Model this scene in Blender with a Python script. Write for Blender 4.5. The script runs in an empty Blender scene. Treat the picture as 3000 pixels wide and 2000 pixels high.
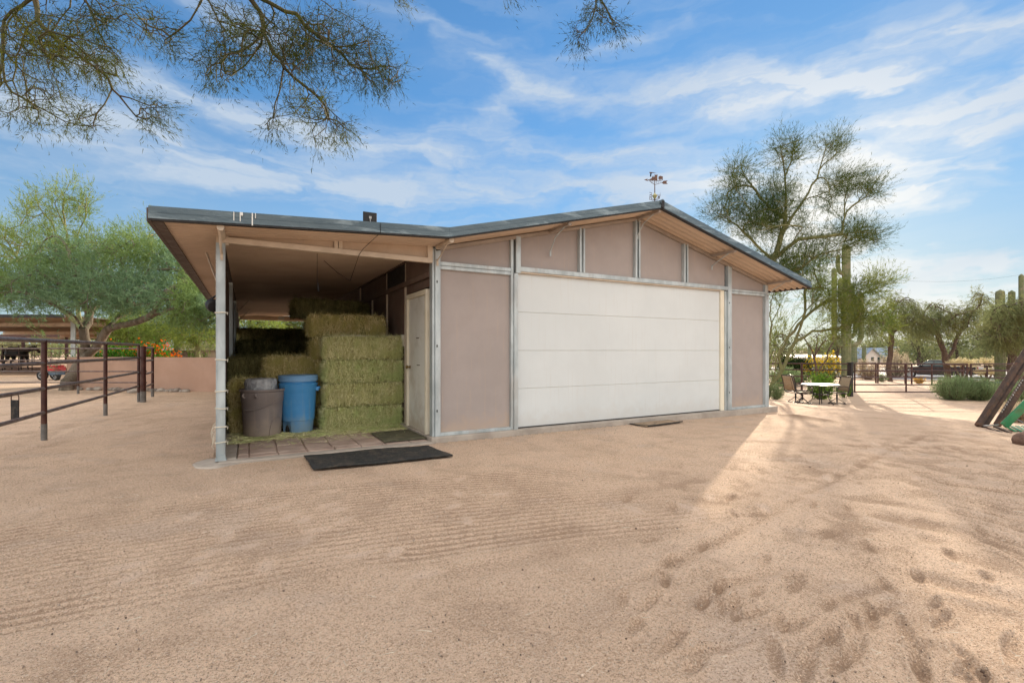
import bpy, math, random
import numpy as np
from mathutils import Vector, Matrix
SC = bpy.context.scene
COL = SC.collection
PI = math.pi
rad = math.radians
# ------------------------------------------------------------------ camera
F = 1417.0; CX = 1500.0; CY = 1026.0            # focal length and principal point in photo pixels (3000 wide)
YAW = math.atan2(2572, 1417)
RT = np.array([math.sin(YAW), -math.cos(YAW), 0.0])   # camera right, in the building's frame
FW = np.array([math.cos(YAW), math.sin(YAW), 0.0])    # camera forward
CAM = np.array([-2.365, -6.631, 1.235])
cd = bpy.data.cameras.new('camera'); cam = bpy.data.objects.new('camera', cd); COL.objects.link(cam)
cam.location = CAM; cam.rotation_euler = (PI/2, 0, math.atan2(FW[1], FW[0]) - PI/2)
cd.sensor_width = 36.0; cd.lens = 36.0*F/3000.0; cd.shift_y = (CY-1000.0)/3000.0
cd.clip_start = 0.05; cd.clip_end = 3000
SC.camera = cam
# ------------------------------------------------------------------ view
SC.view_settings.view_transform = 'Standard'; SC.view_settings.look = 'None'
SC.view_settings.exposure = 1.28; SC.view_settings.gamma = 1.0
SC.cycles.max_bounces = 8; SC.cycles.diffuse_bounces = 4; SC.cycles.transparent_max_bounces = 12
# ------------------------------------------------------------------ sun
SUN_EL = rad(13.2); SAZ = np.array([1.0326, .5729]); SAZ = SAZ/np.linalg.norm(SAZ)
SDIR = Vector((SAZ[0]*math.cos(SUN_EL), SAZ[1]*math.cos(SUN_EL), math.sin(SUN_EL)))
sl = bpy.data.lights.new('sun', 'SUN'); sl.energy = 3.7; sl.angle = rad(0.6); sl.color = (1.0, .84, .64)
so = bpy.data.objects.new('sun', sl); COL.objects.link(so)
so.rotation_euler = SDIR.to_track_quat('Z', 'Y').to_euler(); so.location = (20, 10, 20)
# ------------------------------------------------------------------ node helpers
class NT:
    def __init__(s, tree): s.t = tree; s.n = tree.nodes; s.l = tree.links
    def new(s, typ, **kw):
        nd = s.n.new(typ)
        for k, v in kw.items(): setattr(nd, k, v)
        return nd
    def put(s, sock, v):
        if isinstance(v, bpy.types.NodeSocket): s.l.new(v, sock)
        elif v is not None: sock.default_value = v
    def m(s, op, a, b=None, c=None, clamp=False):
        nd = s.new('ShaderNodeMath', operation=op, use_clamp=clamp); s.put(nd.inputs[0], a)
        if b is not None: s.put(nd.inputs[1], b)
        if c is not None: s.put(nd.inputs[2], c)
        return nd.outputs[0]
    def mix(s, f, a, b, bt='MIX'):
        nd = s.new('ShaderNodeMix', data_type='RGBA', blend_type=bt); s.put(nd.inputs[0], f); s.put(nd.inputs[6], a); s.put(nd.inputs[7], b)
        return nd.outputs[2]
    def ramp(s, f, lo, hi, a=0.0, b=1.0):
        nd = s.new('ShaderNodeMapRange', interpolation_type='SMOOTHSTEP'); s.put(nd.inputs[0], f)
        nd.inputs[1].default_value = lo; nd.inputs[2].default_value = hi; nd.inputs[3].default_value = a; nd.inputs[4].default_value = b
        return nd.outputs[0]
    def noise(s, vec, scale, detail=4, rough=.55, dist=0.0, col=False):
        nd = s.new('ShaderNodeTexNoise'); s.put(nd.inputs['Vector'], vec); nd.inputs['Scale'].default_value = scale
        nd.inputs['Detail'].default_value = detail; nd.inputs['Roughness'].default_value = rough; nd.inputs['Distortion'].default_value = dist
        return nd.outputs[1 if col else 0]
    def xyz(s, a, b, c):
        nd = s.new('ShaderNodeCombineXYZ'); s.put(nd.inputs[0], a); s.put(nd.inputs[1], b); s.put(nd.inputs[2], c); return nd.outputs[0]
def rgba(c): return (c[0], c[1], c[2], 1.0)
# ------------------------------------------------------------------ world: physical sky with high cloud
w = bpy.data.worlds.new('World'); SC.world = w; w.use_nodes = True
N = NT(w.node_tree); N.n.clear()
sky = N.new('ShaderNodeTexSky', sky_type='NISHITA', sun_disc=False, sun_elevation=SUN_EL, sun_rotation=math.atan2(SAZ[0], SAZ[1]),
            altitude=600, air_density=1.0, dust_density=.2, ozone_density=2.0)
tc = N.new('ShaderNodeTexCoord'); sp = N.new('ShaderNodeSeparateXYZ'); N.l.new(tc.outputs['Generated'], sp.inputs[0])
X, Y, Zs = sp.outputs
dr = N.m('ADD', N.m('MULTIPLY', X, float(RT[0])), N.m('MULTIPLY', Y, float(RT[1])))
df = N.m('ADD', N.m('MULTIPLY', X, float(FW[0])), N.m('MULTIPLY', Y, float(FW[1])))
az = N.m('ARCTAN2', dr, df); el = N.m('ARCSINE', Zs)
def ae(px, py):
    x = (px-CX)/F; z = (CY-py)/F; return math.atan(x), math.atan(z/math.sqrt(1+x*x))
warp = N.noise(N.xyz(N.m('MULTIPLY', az, 1.6), N.m('MULTIPLY', el, 5.0), 3.1), 2.2, 5, .6)
warp2 = N.noise(N.xyz(N.m('MULTIPLY', az, 2.2), N.m('MULTIPLY', el, 4.0), 9.7), 3.0, 4, .6)
azw = N.m('ADD', az, N.m('MULTIPLY', N.m('SUBTRACT', warp2, .5), .36)); elw = N.m('ADD', el, N.m('MULTIPLY', N.m('SUBTRACT', warp, .5), .11))
def blob(px, py, rx, ry, ang, wt):
    a0, e0 = ae(px, py); ra = rx/F*math.cos(a0)**2; re = ry/F*math.cos(a0)
    c, s_ = math.cos(rad(ang)), math.sin(rad(ang))
    da = N.m('SUBTRACT', azw, a0); de = N.m('SUBTRACT', elw, e0)
    u = N.m('DIVIDE', N.m('ADD', N.m('MULTIPLY', da, c), N.m('MULTIPLY', de, s_)), ra)
    v = N.m('DIVIDE', N.m('SUBTRACT', N.m('MULTIPLY', de, c), N.m('MULTIPLY', da, s_)), re)
    d = N.m('ADD', N.m('MULTIPLY', u, u), N.m('MULTIPLY', v, v))
    return N.m('MULTIPLY', N.m('POWER', 2.718, N.m('MULTIPLY', d, -1.0)), wt)
tot = None
for b in [(2330, 262, 430, 58, -4, 1.35), (2870, 330, 320, 62, -12, 1.15), (2080, 215, 190, 34, 6, .6), (2960, 60, 330, 60, -20, .9), (3010, 210, 150, 60, 30, .8),
          (900, 385, 620, 34, -3, 1.15), (1650, 440, 330, 34, -6, 1.0), (250, 350, 420, 30, 0, .9), (1480, 215, 190, 28, -16, .65), (1350, 95, 170, 12, -8, .4), (1820, 110, 170, 18, 8, .35),
          (700, 530, 700, 60, -4, .8), (1500, 560, 900, 60, -2, .8), (2500, 500, 520, 50, -4, .7), (2800, 560, 320, 50, 6, .6), (1400, 330, 160, 30, 20, .5), (700, 60, 220, 20, -12, .35), (450, 230, 200, 16, -6, .35),
          (100, 560, 500, 120, 0, .5), (2390, 640, 280, 150, 0, 1.1), (2650, 930, 700, 90, 0, 1.2), (2500, 800, 400, 90, 0, .6), (1650, 250, 300, 50, -8, .35)]:
    o = blob(*b); tot = o if tot is None else N.m('ADD', tot, o)
wisp = N.noise(N.xyz(N.m('MULTIPLY', azw, 2.0), N.m('MULTIPLY', elw, 11.0), 0.5), 2.4, 7, .52, .3)
wisp2 = N.noise(N.xyz(N.m('MULTIPLY', azw, 5.0), N.m('MULTIPLY', elw, 12.0), 4.5), 2.6, 6, .50, .4)
wm = N.m('ADD', N.m('MULTIPLY', N.ramp(wisp, .30, .68), .75), N.m('MULTIPLY', N.ramp(wisp2, .35, .75), .35))
back = N.m('MULTIPLY', N.ramp(df, -.35, .25), N.ramp(el, rad(40), rad(56), 1, 0))                       # falls to zero behind and overhead, where an added fill cloud takes over
gen = N.m('MULTIPLY', N.ramp(wisp, .42, .75), .55)
mask = N.m('ADD', N.m('MULTIPLY', N.m('ADD', N.m('MULTIPLY', tot, N.m('ADD', wm, .28)), N.m('MULTIPLY', gen, .35)), back),
           N.m('MULTIPLY', N.m('ADD', gen, .55), N.m('SUBTRACT', 1.0, back)), clamp=True)
low = N.ramp(el, rad(0), rad(24), .80, 0)
mask = N.m('MAXIMUM', mask, N.m('MULTIPLY', low, N.m('ADD', .55, N.m('MULTIPLY', wisp, .7))), clamp=True)
sdn = N.new('ShaderNodeVectorMath', operation='DOT_PRODUCT'); N.l.new(tc.outputs['Generated'], sdn.inputs[0]); sdn.inputs[1].default_value = SDIR
glow = N.m('POWER', N.m('MAXIMUM', sdn.outputs['Value'], 0.0), 45.0)
SKYK = 1.0
lumn = N.new('ShaderNodeRGBToBW'); N.l.new(sky.outputs[0], lumn.inputs[0])
comp = N.m('DIVIDE', 1.0, N.m('ADD', 1.0, N.m('MULTIPLY', lumn.outputs[0], .30)))      # bright haze round the low sun evened out
base = N.mix(1.0, N.mix(1.0, sky.outputs[0], N.xyz(comp, comp, comp), 'MULTIPLY'), (.80, 1.24, 1.50, 1), 'MULTIPLY')
glow = N.m('MAXIMUM', glow, N.m('MULTIPLY', N.m('MULTIPLY', N.ramp(el, rad(1), rad(13), 1, 0), N.ramp(az, rad(5), rad(24))), N.m('MULTIPLY', N.ramp(az, rad(44), rad(75), 1, 0), .85)))
cloudc = N.mix(glow, (2.75, 3.2, 3.75, 1), (5.4, 5.2, 4.8, 1))
cloudc = N.mix(back, N.mix(N.ramp(el, rad(4), rad(32)), (9.4, 8.8, 8.1, 1), (15.4, 13.9, 11.9, 1)), cloudc)                                     # added unseen bright cloud behind and overhead, fills the shaded front
skyc = N.mix(N.m('MULTIPLY', mask, .88), base, cloudc)
bg = N.new('ShaderNodeBackground'); N.l.new(skyc, bg.inputs[0]); bg.inputs[1].default_value = .088
wo = N.new('ShaderNodeOutputWorld'); N.l.new(bg.outputs[0], wo.inputs[0])
# ------------------------------------------------------------------ materials
def pm(name, c1,  c2=None, scale=3.0, rough=.7, bump=.15, bscale=60.0, metal=0.0, stain=None, sscale=1.2, samt=.5, stretch=(1, 1, 1), bdist=.004, spec=.4, ramp=(.35, .65), coat=0, dust=None):
    """surface of two mottled tones, an optional third tone in patches, fine bump"""
    mt = bpy.data.materials.new(name); mt.use_nodes = True; n = NT(mt.node_tree); n.n.clear()
    tc = n.new('ShaderNodeTexCoord'); mp = n.new('ShaderNodeMapping'); n.l.new(tc.outputs['Object'], mp.inputs[0]); mp.inputs[3].default_value = stretch
    v = mp.outputs[0]; c2 = c2 or tuple(min(1, x*1.18) for x in c1)
    col = n.mix(n.ramp(n.noise(v, scale, 6, .6), *ramp), rgba(c1), rgba(c2))
    if stain: col = n.mix(n.m('MULTIPLY', n.ramp(n.noise(v, sscale, 7, .65, .4), .50, .66), samt), col, rgba(stain))
    if dust:                                   # dried splash and run marks on standing panels
        sp_ = n.new('ShaderNodeSeparateXYZ'); n.l.new(tc.outputs['Object'], sp_.inputs[0]); nz_ = n.noise(tc.outputs['Object'], 7, 6, .7)
        d_ = n.ramp(n.m('ADD', sp_.outputs[2], n.m('MULTIPLY', n.m('SUBTRACT', nz_, .5), -.55)), .02, .34, .75, 0); col = n.mix(d_, col, rgba(dust))
        ms = n.new('ShaderNodeMapping'); n.l.new(tc.outputs['Object'], ms.inputs[0]); ms.inputs[3].default_value = (14, 1, .7)
        col = n.mix(n.m('MULTIPLY', n.ramp(n.noise(ms.outputs[0], 1.6, 5, .6), .54, .70), .34), col, rgba(dust))
    p = n.new('ShaderNodeBsdfPrincipled'); n.l.new(col, p.inputs['Base Color']); p.inputs['Metallic'].default_value = metal
    n.l.new(n.ramp(n.noise(v, scale*2.3, 4), .2, .8, max(.05, rough-.12), min(1, rough+.12)), p.inputs['Roughness']); p.inputs['Specular IOR Level'].default_value = spec
    if coat: p.inputs['Coat Weight'].default_value = coat; p.inputs['Coat Roughness'].default_value = .1
    if bump:
        b = n.new('ShaderNodeBump'); b.inputs['Strength'].default_value = bump; b.inputs['Distance'].default_value = bdist
        n.l.new(n.noise(v, bscale, 5, .6), b.inputs['Height']); n.l.new(b.outputs[0], p.inputs['Normal'])
    o = n.new('ShaderNodeOutputMaterial'); n.l.new(p.outputs[0], o.inputs[0])
    return mt
def leafm(name, c1, c2, c3=None, trans=.35, nscale=.5):
    """leaf or straw: tone varies from piece to piece and through the crown, some light passes through"""
    mt = bpy.data.materials.new(name); mt.use_nodes = True; n = NT(mt.node_tree); n.n.clear()
    g = n.new('ShaderNodeNewGeometry'); tc = n.new('ShaderNodeTexCoord')
    col = n.mix(g.outputs['Random Per Island'], rgba(c1), rgba(c2))
    if c3: col = n.mix(n.ramp(n.noise(tc.outputs['Object'], nscale, 3), .42, .62), col, rgba(c3))
    d = n.new('ShaderNodeBsdfDiffuse'); n.l.new(col, d.inputs[0]); t = n.new('ShaderNodeBsdfTranslucent'); n.l.new(col, t.inputs[0])
    x = n.new('ShaderNodeMixShader'); x.inputs[0].default_value = trans; n.l.new(d.outputs[0], x.inputs[1]); n.l.new(t.outputs[0], x.inputs[2])
    o = n.new('ShaderNodeOutputMaterial'); n.l.new(x.outputs[0], o.inputs[0])
    return mt
M = {}
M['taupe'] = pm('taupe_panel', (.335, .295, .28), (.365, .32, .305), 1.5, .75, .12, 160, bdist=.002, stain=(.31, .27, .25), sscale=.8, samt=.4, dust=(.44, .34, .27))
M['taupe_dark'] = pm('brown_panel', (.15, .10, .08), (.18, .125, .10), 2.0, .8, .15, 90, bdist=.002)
M['galv'] = pm('galvanised_steel', (.35, .40, .42), (.50, .56, .58), 6, .46, .08, 40, .25, stain=(.36, .34, .32), sscale=2.5, samt=.5, stretch=(1, 1, .35))
M['galv_dark'] = pm('primed_steel', (.30, .25, .21), (.38, .32, .27), 3, .6, .1, 50, .1)
M['cream_steel'] = pm('cream_painted_steel', (.52, .44, .35), (.62, .53, .43), 3, .6, .1, 50, .05, stain=(.40, .30, .22), sscale=2, samt=.4)
M['door_white'] = pm('white_door_panel', (.60, .645, .66), (.635, .68, .695), .9, .55, .10, 220, bdist=.0015, stain=(.57, .605, .615), sscale=.6, samt=.4, dust=(.565, .57, .555))
M['side_door'] = pm('off_white_door_paint', (.68, .68, .63), (.74, .74, .70), 1.5, .5, .08, 120, stain=(.50, .47, .40), sscale=2.2, samt=.45, dust=(.48, .40, .31))
M['frame_cream'] = pm('cream_trim_paint', (.70, .64, .50), (.76, .71, .58), 3, .6, .1, 80)
M['soffit'] = pm('tan_roof_underside', (.48, .375, .285), (.55, .435, .335), 1.2, .62, .06, 40, stain=(.40, .29, .20), sscale=.9, samt=.5)
M['roof_top'] = pm('weathered_roof_sheet', (.16, .19, .21), (.30, .34, .36), 3, .5, .1, 30, .3)
M['fascia'] = pm('slate_blue_fascia', (.065, .10, .125), (.10, .14, .165), 4, .34, .05, 60, .15, stain=(.32, .40, .44), sscale=3.2, samt=.55, stretch=(.5, 1, 2.5))
M['dark_steel'] = pm('dark_brown_steel', (.055, .038, .03), (.085, .06, .05), 5, .6, .15, 60)
M['black'] = pm('black_matte', (.012, .012, .014), (.02, .02, .022), 8, .6, .1, 80)
M['rubber'] = pm('black_rubber_mat', (.012, .014, .016), (.035, .035, .034), 22, .8, .9, 55, stain=(.16, .12, .085), sscale=9, samt=.35, bdist=.02)
M['mat_green'] = pm('dusty_green_mat', (.075, .075, .045), (.13, .12, .075), 6, .9, .5, 90, stain=(.04, .042, .03), sscale=4, samt=.8, bdist=.006)
M['mat_tan'] = pm('sandy_doormat', (.26, .19, .12), (.36, .26, .18), 14, .95, .6, 120, stain=(.08, .06, .04), sscale=7, samt=.7, bdist=.006)
M['concrete'] = pm('concrete', (.33, .29, .25), (.43, .38, .33), 3, .88, .4, 120, stain=(.30, .26, .22), sscale=2, samt=.6, bdist=.004)
M['paver'] = pm('flagstone_paver', (.33, .24, .195), (.43, .33, .275), 2.4, .85, .45, 70, stain=(.26, .20, .17), sscale=3.3, samt=.7, bdist=.005)
M['maroon'] = pm('maroon_pipe_paint', (.038, .012, .010), (.065, .022, .018), 9, .38, .12, 70, stain=(.13, .06, .04), sscale=6, samt=.5)
M['maroon_sky'] = pm('sky_greyed_pipe_rail', (.10, .072, .068), (.17, .14, .135), 12, .45, .2, 60, .2, stain=(.06, .025, .022), sscale=7, samt=.7)  # sky reflection on glossy maroon paint put into the rail colour as grey
M['grey_sleeve'] = pm('grey_pipe_sleeve', (.12, .115, .11), (.18, .17, .16), 10, .7, .3, 70)
M['black_post'] = pm('black_gate_post', (.010, .009, .010), (.03, .02, .02), 9, .5, .1, 70)
M['stucco'] = pm('pink_stucco', (.42, .27, .20), (.47, .31, .235), 1.1, .9, .5, 70, stain=(.36, .24, .185), sscale=.7, samt=.6, bdist=.006)
M['brown_plastic'] = pm('brown_bin_plastic', (.205, .175, .165), (.25, .215, .205), 3, .48, .12, 70, stain=(.30, .25, .22), sscale=3, samt=.4, dust=(.36, .29, .23))
M['blue_plastic'] = pm('blue_barrel_plastic', (.06, .27, .58), (.07, .30, .63), 2.5, .42, .08, 60, stain=(.14, .36, .60), sscale=4, samt=.4, dust=(.24, .34, .42))
M['blue_lid'] = pm('light_blue_lid_plastic', (.16, .33, .56), (.20, .38, .61), 3, .45, .08, 60)
M['bag'] = pm('grey_plastic_bag', (.26, .27, .29), (.46, .48, .50), 9, .28, .9, 14, stain=(.55, .58, .60), sscale=7, samt=.6, bdist=.03, spec=.6)
M['brass'] = pm('brass_knob', (.25, .17, .06), (.35, .25, .10), 20, .3, .05, 80, .9)
M['twine'] = pm('pale_twine', (.62, .58, .48), (.72, .68, .58), 30, .8, .3, 300)
M['steel_bare'] = pm('bare_steel', (.25, .24, .23), (.40, .39, .38), 12, .35, .2, 60, .7)
M['rust'] = pm('rusty_channel_steel', (.045, .030, .024), (.085, .052, .038), 9, .7, .6, 60, .2, stain=(.16, .075, .04), sscale=6, samt=.65, bdist=.006)
M['green_paint'] = pm('green_implement_paint', (.02, .15, .06), (.03, .20, .085), 6, .4, .15, 60, stain=(.10, .09, .05), sscale=5, samt=.4)
M['rock'] = pm('desert_rock', (.20, .17, .15), (.44, .39, .34), 4, .9, .8, 20, stain=(.12, .10, .09), sscale=2.5, samt=.5, bdist=.02)
M['brown_rock'] = pm('brown_boulder', (.10, .06, .045), (.20, .125, .095), 6, .9, .9, 24, stain=(.05, .03, .025), sscale=4, samt=.6, bdist=.03)
M['horse'] = pm('black_horse_coat', (.010, .009, .009), (.022, .018, .016), 3, .5, .1, 60)
M['red'] = pm('red_enamel', (.42, .012, .022), (.50, .02, .03), 5, .3, .03, 50, coat=.4)
M['blue_metal'] = pm('blue_grey_deck', (.09, .13, .19), (.15, .2, .26), 6, .5, .1, 50)
M['tyre'] = pm('tyre_rubber', (.012, .012, .012), (.03, .028, .026), 9, .85, .4, 60)
M['rim'] = pm('alloy_rim', (.35, .36, .38), (.5, .51, .53), 9, .3, .05, 60, .8)
M['truck'] = pm('midnight_blue_car_paint', (.008, .009, .014), (.012, .013, .02), 3, .35, 0, 50, .0, coat=.35)
M['chrome'] = pm('chrome_trim', (.5, .5, .52), (.7, .7, .72), 9, .15, 0, 50, 1.0)
M['lamp_red'] = pm('red_tail_lamp', (.6, .02, .02), (.7, .04, .03), 5, .25, 0, 50)
M['lamp_white'] = pm('clear_head_lamp', (.6, .62, .62), (.8, .8, .8), 5, .2, 0, 50)
M['glass'] = pm('tinted_glass', (.02, .045, .05), (.03, .07, .075), 2, .06, 0, 50, spec=1.0)
M['hwall'] = pm('pale_house_wall', (.56, .53, .50), (.62, .59, .56), .8, .85, .2, 30)
M['hroof'] = pm('blue_grey_metal_roof', (.24, .29, .35), (.30, .36, .42), .6, .45, .05, 20, .3)
M['wroof'] = pm('white_flat_roof', (.66, .60, .52), (.74, .68, .60), .8, .7, .1, 20)
M['tan_roof'] = pm('sandy_shingle_roof', (.34, .27, .20), (.42, .34, .26), .8, .85, .2, 20)
M['barn_top'] = pm('grey_barn_roof', (.30, .29, .28), (.42, .40, .38), .6, .7, .1, 20)
M['barn_under'] = pm('brown_barn_underside', (.24, .16, .10), (.30, .20, .13), .8, .7, .1, 20)
M['wood_fence'] = pm('grey_brown_board', (.10, .07, .055), (.24, .17, .13), 5, .9, .3, 30, stain=(.42, .30, .22), sscale=.9, samt=.8)
M['chair_frame'] = pm('bronze_chair_frame', (.018, .014, .013), (.032, .025, .023), 9, .6, .1, 60, .0)
M['sling'] = pm('tan_sling_fabric', (.30, .23, .15), (.36, .28, .19), 20, .8, .4, 300)
M['tabletop'] = pm('pale_tempered_tabletop', (.12, .13, .12), (.18, .19, .17), 4, .30, .02, 60, spec=.8)
M['copper'] = pm('aged_copper', (.09, .05, .04), (.15, .09, .07), 40, .5, .2, 200, .5)
M['verdigris'] = pm('verdigris_brass', (.34, .34, .17), (.44, .42, .22), 40, .5, .2, 200, .4)
M['black_pipe'] = pm('black_drain_pipe', (.012, .014, .022), (.02, .024, .034), 6, .35, .05, 60)
M['cactus'] = pm('saguaro_skin', (.10, .12, .055), (.17, .185, .095), 2.2, .85, .6, 24, stain=(.26, .22, .15), sscale=2.4, samt=.6, bdist=.03)
M['cholla'] = leafm('pale_cholla_spines', (.62, .55, .34), (.75, .68, .46), None, .3)
M['bark'] = pm('grey_brown_bark', (.085, .068, .048), (.17, .14, .11), 5, .9, 1.0, 18, stain=(.27, .23, .185), sscale=2.0, samt=.7, bdist=.03, stretch=(1, 1, .3))
M['bark_green'] = pm('green_palo_verde_bark', (.115, .12, .045), (.19, .185, .08), 5, .75, .4, 24, stain=(.12, .09, .06), sscale=3, samt=.5, bdist=.01)
M['bark_twig'] = pm('olive_twig_bark', (.030, .030, .014), (.07, .064, .026), 6, .8, .2, 60, stain=(.08, .04, .025), sscale=5, samt=.6)
M['bark_dark'] = pm('dark_bark', (.07, .045, .035), (.12, .08, .06), 5, .9, .7, 20, bdist=.02)
M['leaf_iron'] = leafm('ironwood_leaf', (.12, .21, .115), (.22, .33, .19), (.17, .25, .08), .42)
M['leaf_yel'] = leafm('sunny_palo_verde_leaf', (.15, .21, .045), (.29, .36, .09), (.17, .25, .07), .45)
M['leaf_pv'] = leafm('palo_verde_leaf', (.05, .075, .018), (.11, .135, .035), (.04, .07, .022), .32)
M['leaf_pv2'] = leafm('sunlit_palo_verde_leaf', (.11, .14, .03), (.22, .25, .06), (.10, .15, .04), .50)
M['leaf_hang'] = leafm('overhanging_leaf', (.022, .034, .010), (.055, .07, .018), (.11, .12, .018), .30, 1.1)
M['leaf_mes'] = leafm('mesquite_leaf', (.13, .16, .07), (.24, .27, .13), (.17, .17, .07), .5)
M['leaf_sage'] = leafm('sage_leaf', (.14, .20, .09), (.26, .34, .17), None, .3)
M['leaf_bright'] = leafm('bright_green_leaf', (.08, .17, .02), (.17, .30, .045), None, .45)
M['leaf_flower'] = leafm('green_hedge_leaf', (.04, .15, .015), (.10, .27, .03), None, .45)
M['petal_orange'] = leafm('orange_petal', (.75, .10, .01), (.85, .24, .02), None, .5)
M['petal_yellow'] = leafm('yellow_petal', (.55, .40, .02), (.70, .52, .04), None, .5)
M['leaf_dark'] = leafm('dark_oleander_leaf', (.015, .03, .012), (.04, .06, .02), None, .2)
M['leaf_straw'] = leafm('dry_desert_brush', (.34, .27, .18), (.50, .42, .30), None, .4)
M['leaf_cactus_y'] = leafm('yellow_prickly_pads', (.55, .36, .10), (.70, .50, .18), None, .2)
M['leaf_far'] = leafm('far_scrub_leaf', (.13, .16, .07), (.24, .26, .12), (.20, .19, .11), .35, .05)
M['hay'] = leafm('green_alfalfa_hay', (.42, .39, .13), (1.0, .97, .62), (.60, .62, .28), .08, 3.0)
M['hay_g'] = leafm('greener_hay', (.36, .37, .12), (.98, .96, .58), (.55, .62, .27), .08, 3.0)
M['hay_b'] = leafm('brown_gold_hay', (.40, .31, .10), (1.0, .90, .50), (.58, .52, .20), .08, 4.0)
M['hay_shade'] = leafm('shade_darkened_hay', (.20, .19, .08), (.42, .38, .18), (.17, .17, .07), .25, 3.0)  # shade of the deep lean-to put into a darker hay colour
M['pebble'] = leafm('mixed_pebbles', (.10, .07, .055), (.62, .50, .40), None, .0)
M['grit'] = leafm('coarse_sand_grains', (.20, .125, .08), (.92, .74, .56), None, .0)
M['haycore'] = pm('packed_hay', (.20, .19, .07), (.46, .42, .18), 14, .95, 1.0, 60, bdist=.03, stretch=(1.6, 1.6, .5))
M['drip'] = pm('white_dropping', (.70, .72, .70), (.8, .8, .78), 30, .8, .1, 100)
# ------------------------------------------------------------------ mesh tools
def mesh_from(name, V, Q, mats, smooth=False):
    """V (n,3), Q (m,4) or list of polygons"""
    me = bpy.data.meshes.new(name)
    V = np.asarray(V, dtype=np.float32)
    if isinstance(Q, np.ndarray):
        me.vertices.add(len(V)); me.vertices.foreach_set('co', V.ravel())
        k = Q.shape[1]; me.loops.add(Q.size); me.loops.foreach_set('vertex_index', Q.astype(np.int32).ravel())
        me.polygons.add(len(Q)); me.polygons.foreach_set('loop_start', np.arange(0, Q.size, k, dtype=np.int32)); me.polygons.foreach_set('loop_total', np.full(len(Q), k, dtype=np.int32))
        me.update(calc_edges=True)
    else:
        me.from_pydata([tuple(v) for v in V], [], Q); me.update()
    for m_ in (mats if isinstance(mats, (list, tuple)) else [mats]): me.materials.append(m_)
    if smooth: me.polygons.foreach_set('use_smooth', np.ones(len(me.polygons), dtype=bool))
    return me
def world_off(parent):
    o = Vector((0, 0, 0))
    while parent is not None: o += Vector(parent.location); parent = parent.parent
    return o
def put(name, me, parent=None, loc=None):
    o = bpy.data.objects.new(name, me); COL.objects.link(o)
    if parent is not None: o.parent = parent
    if loc is not None: o.location = loc
    return o
def tag(o, label=None, cat=None, group=None, kind=None):
    for k, v in (('label', label), ('category', cat), ('group', group), ('kind', kind)):
        if v: o[k] = v
    return o
def thing(name, label, cat, loc=(0, 0, 0), group=None, rz=0):
    o = bpy.data.objects.new(name, None); COL.objects.link(o); o.location = loc; o.rotation_euler = (0, 0, rz); o.empty_display_size = .1
    return tag(o, label, cat, group)
def copy_tree(o, parent=None):
    c = o.copy(); COL.objects.link(c); c.parent = parent
    for ch in [x for x in ALLC(o)]: copy_tree(ch, c)
    return c
def ALLC(o): return [x for x in bpy.data.objects if x.parent == o]
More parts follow.
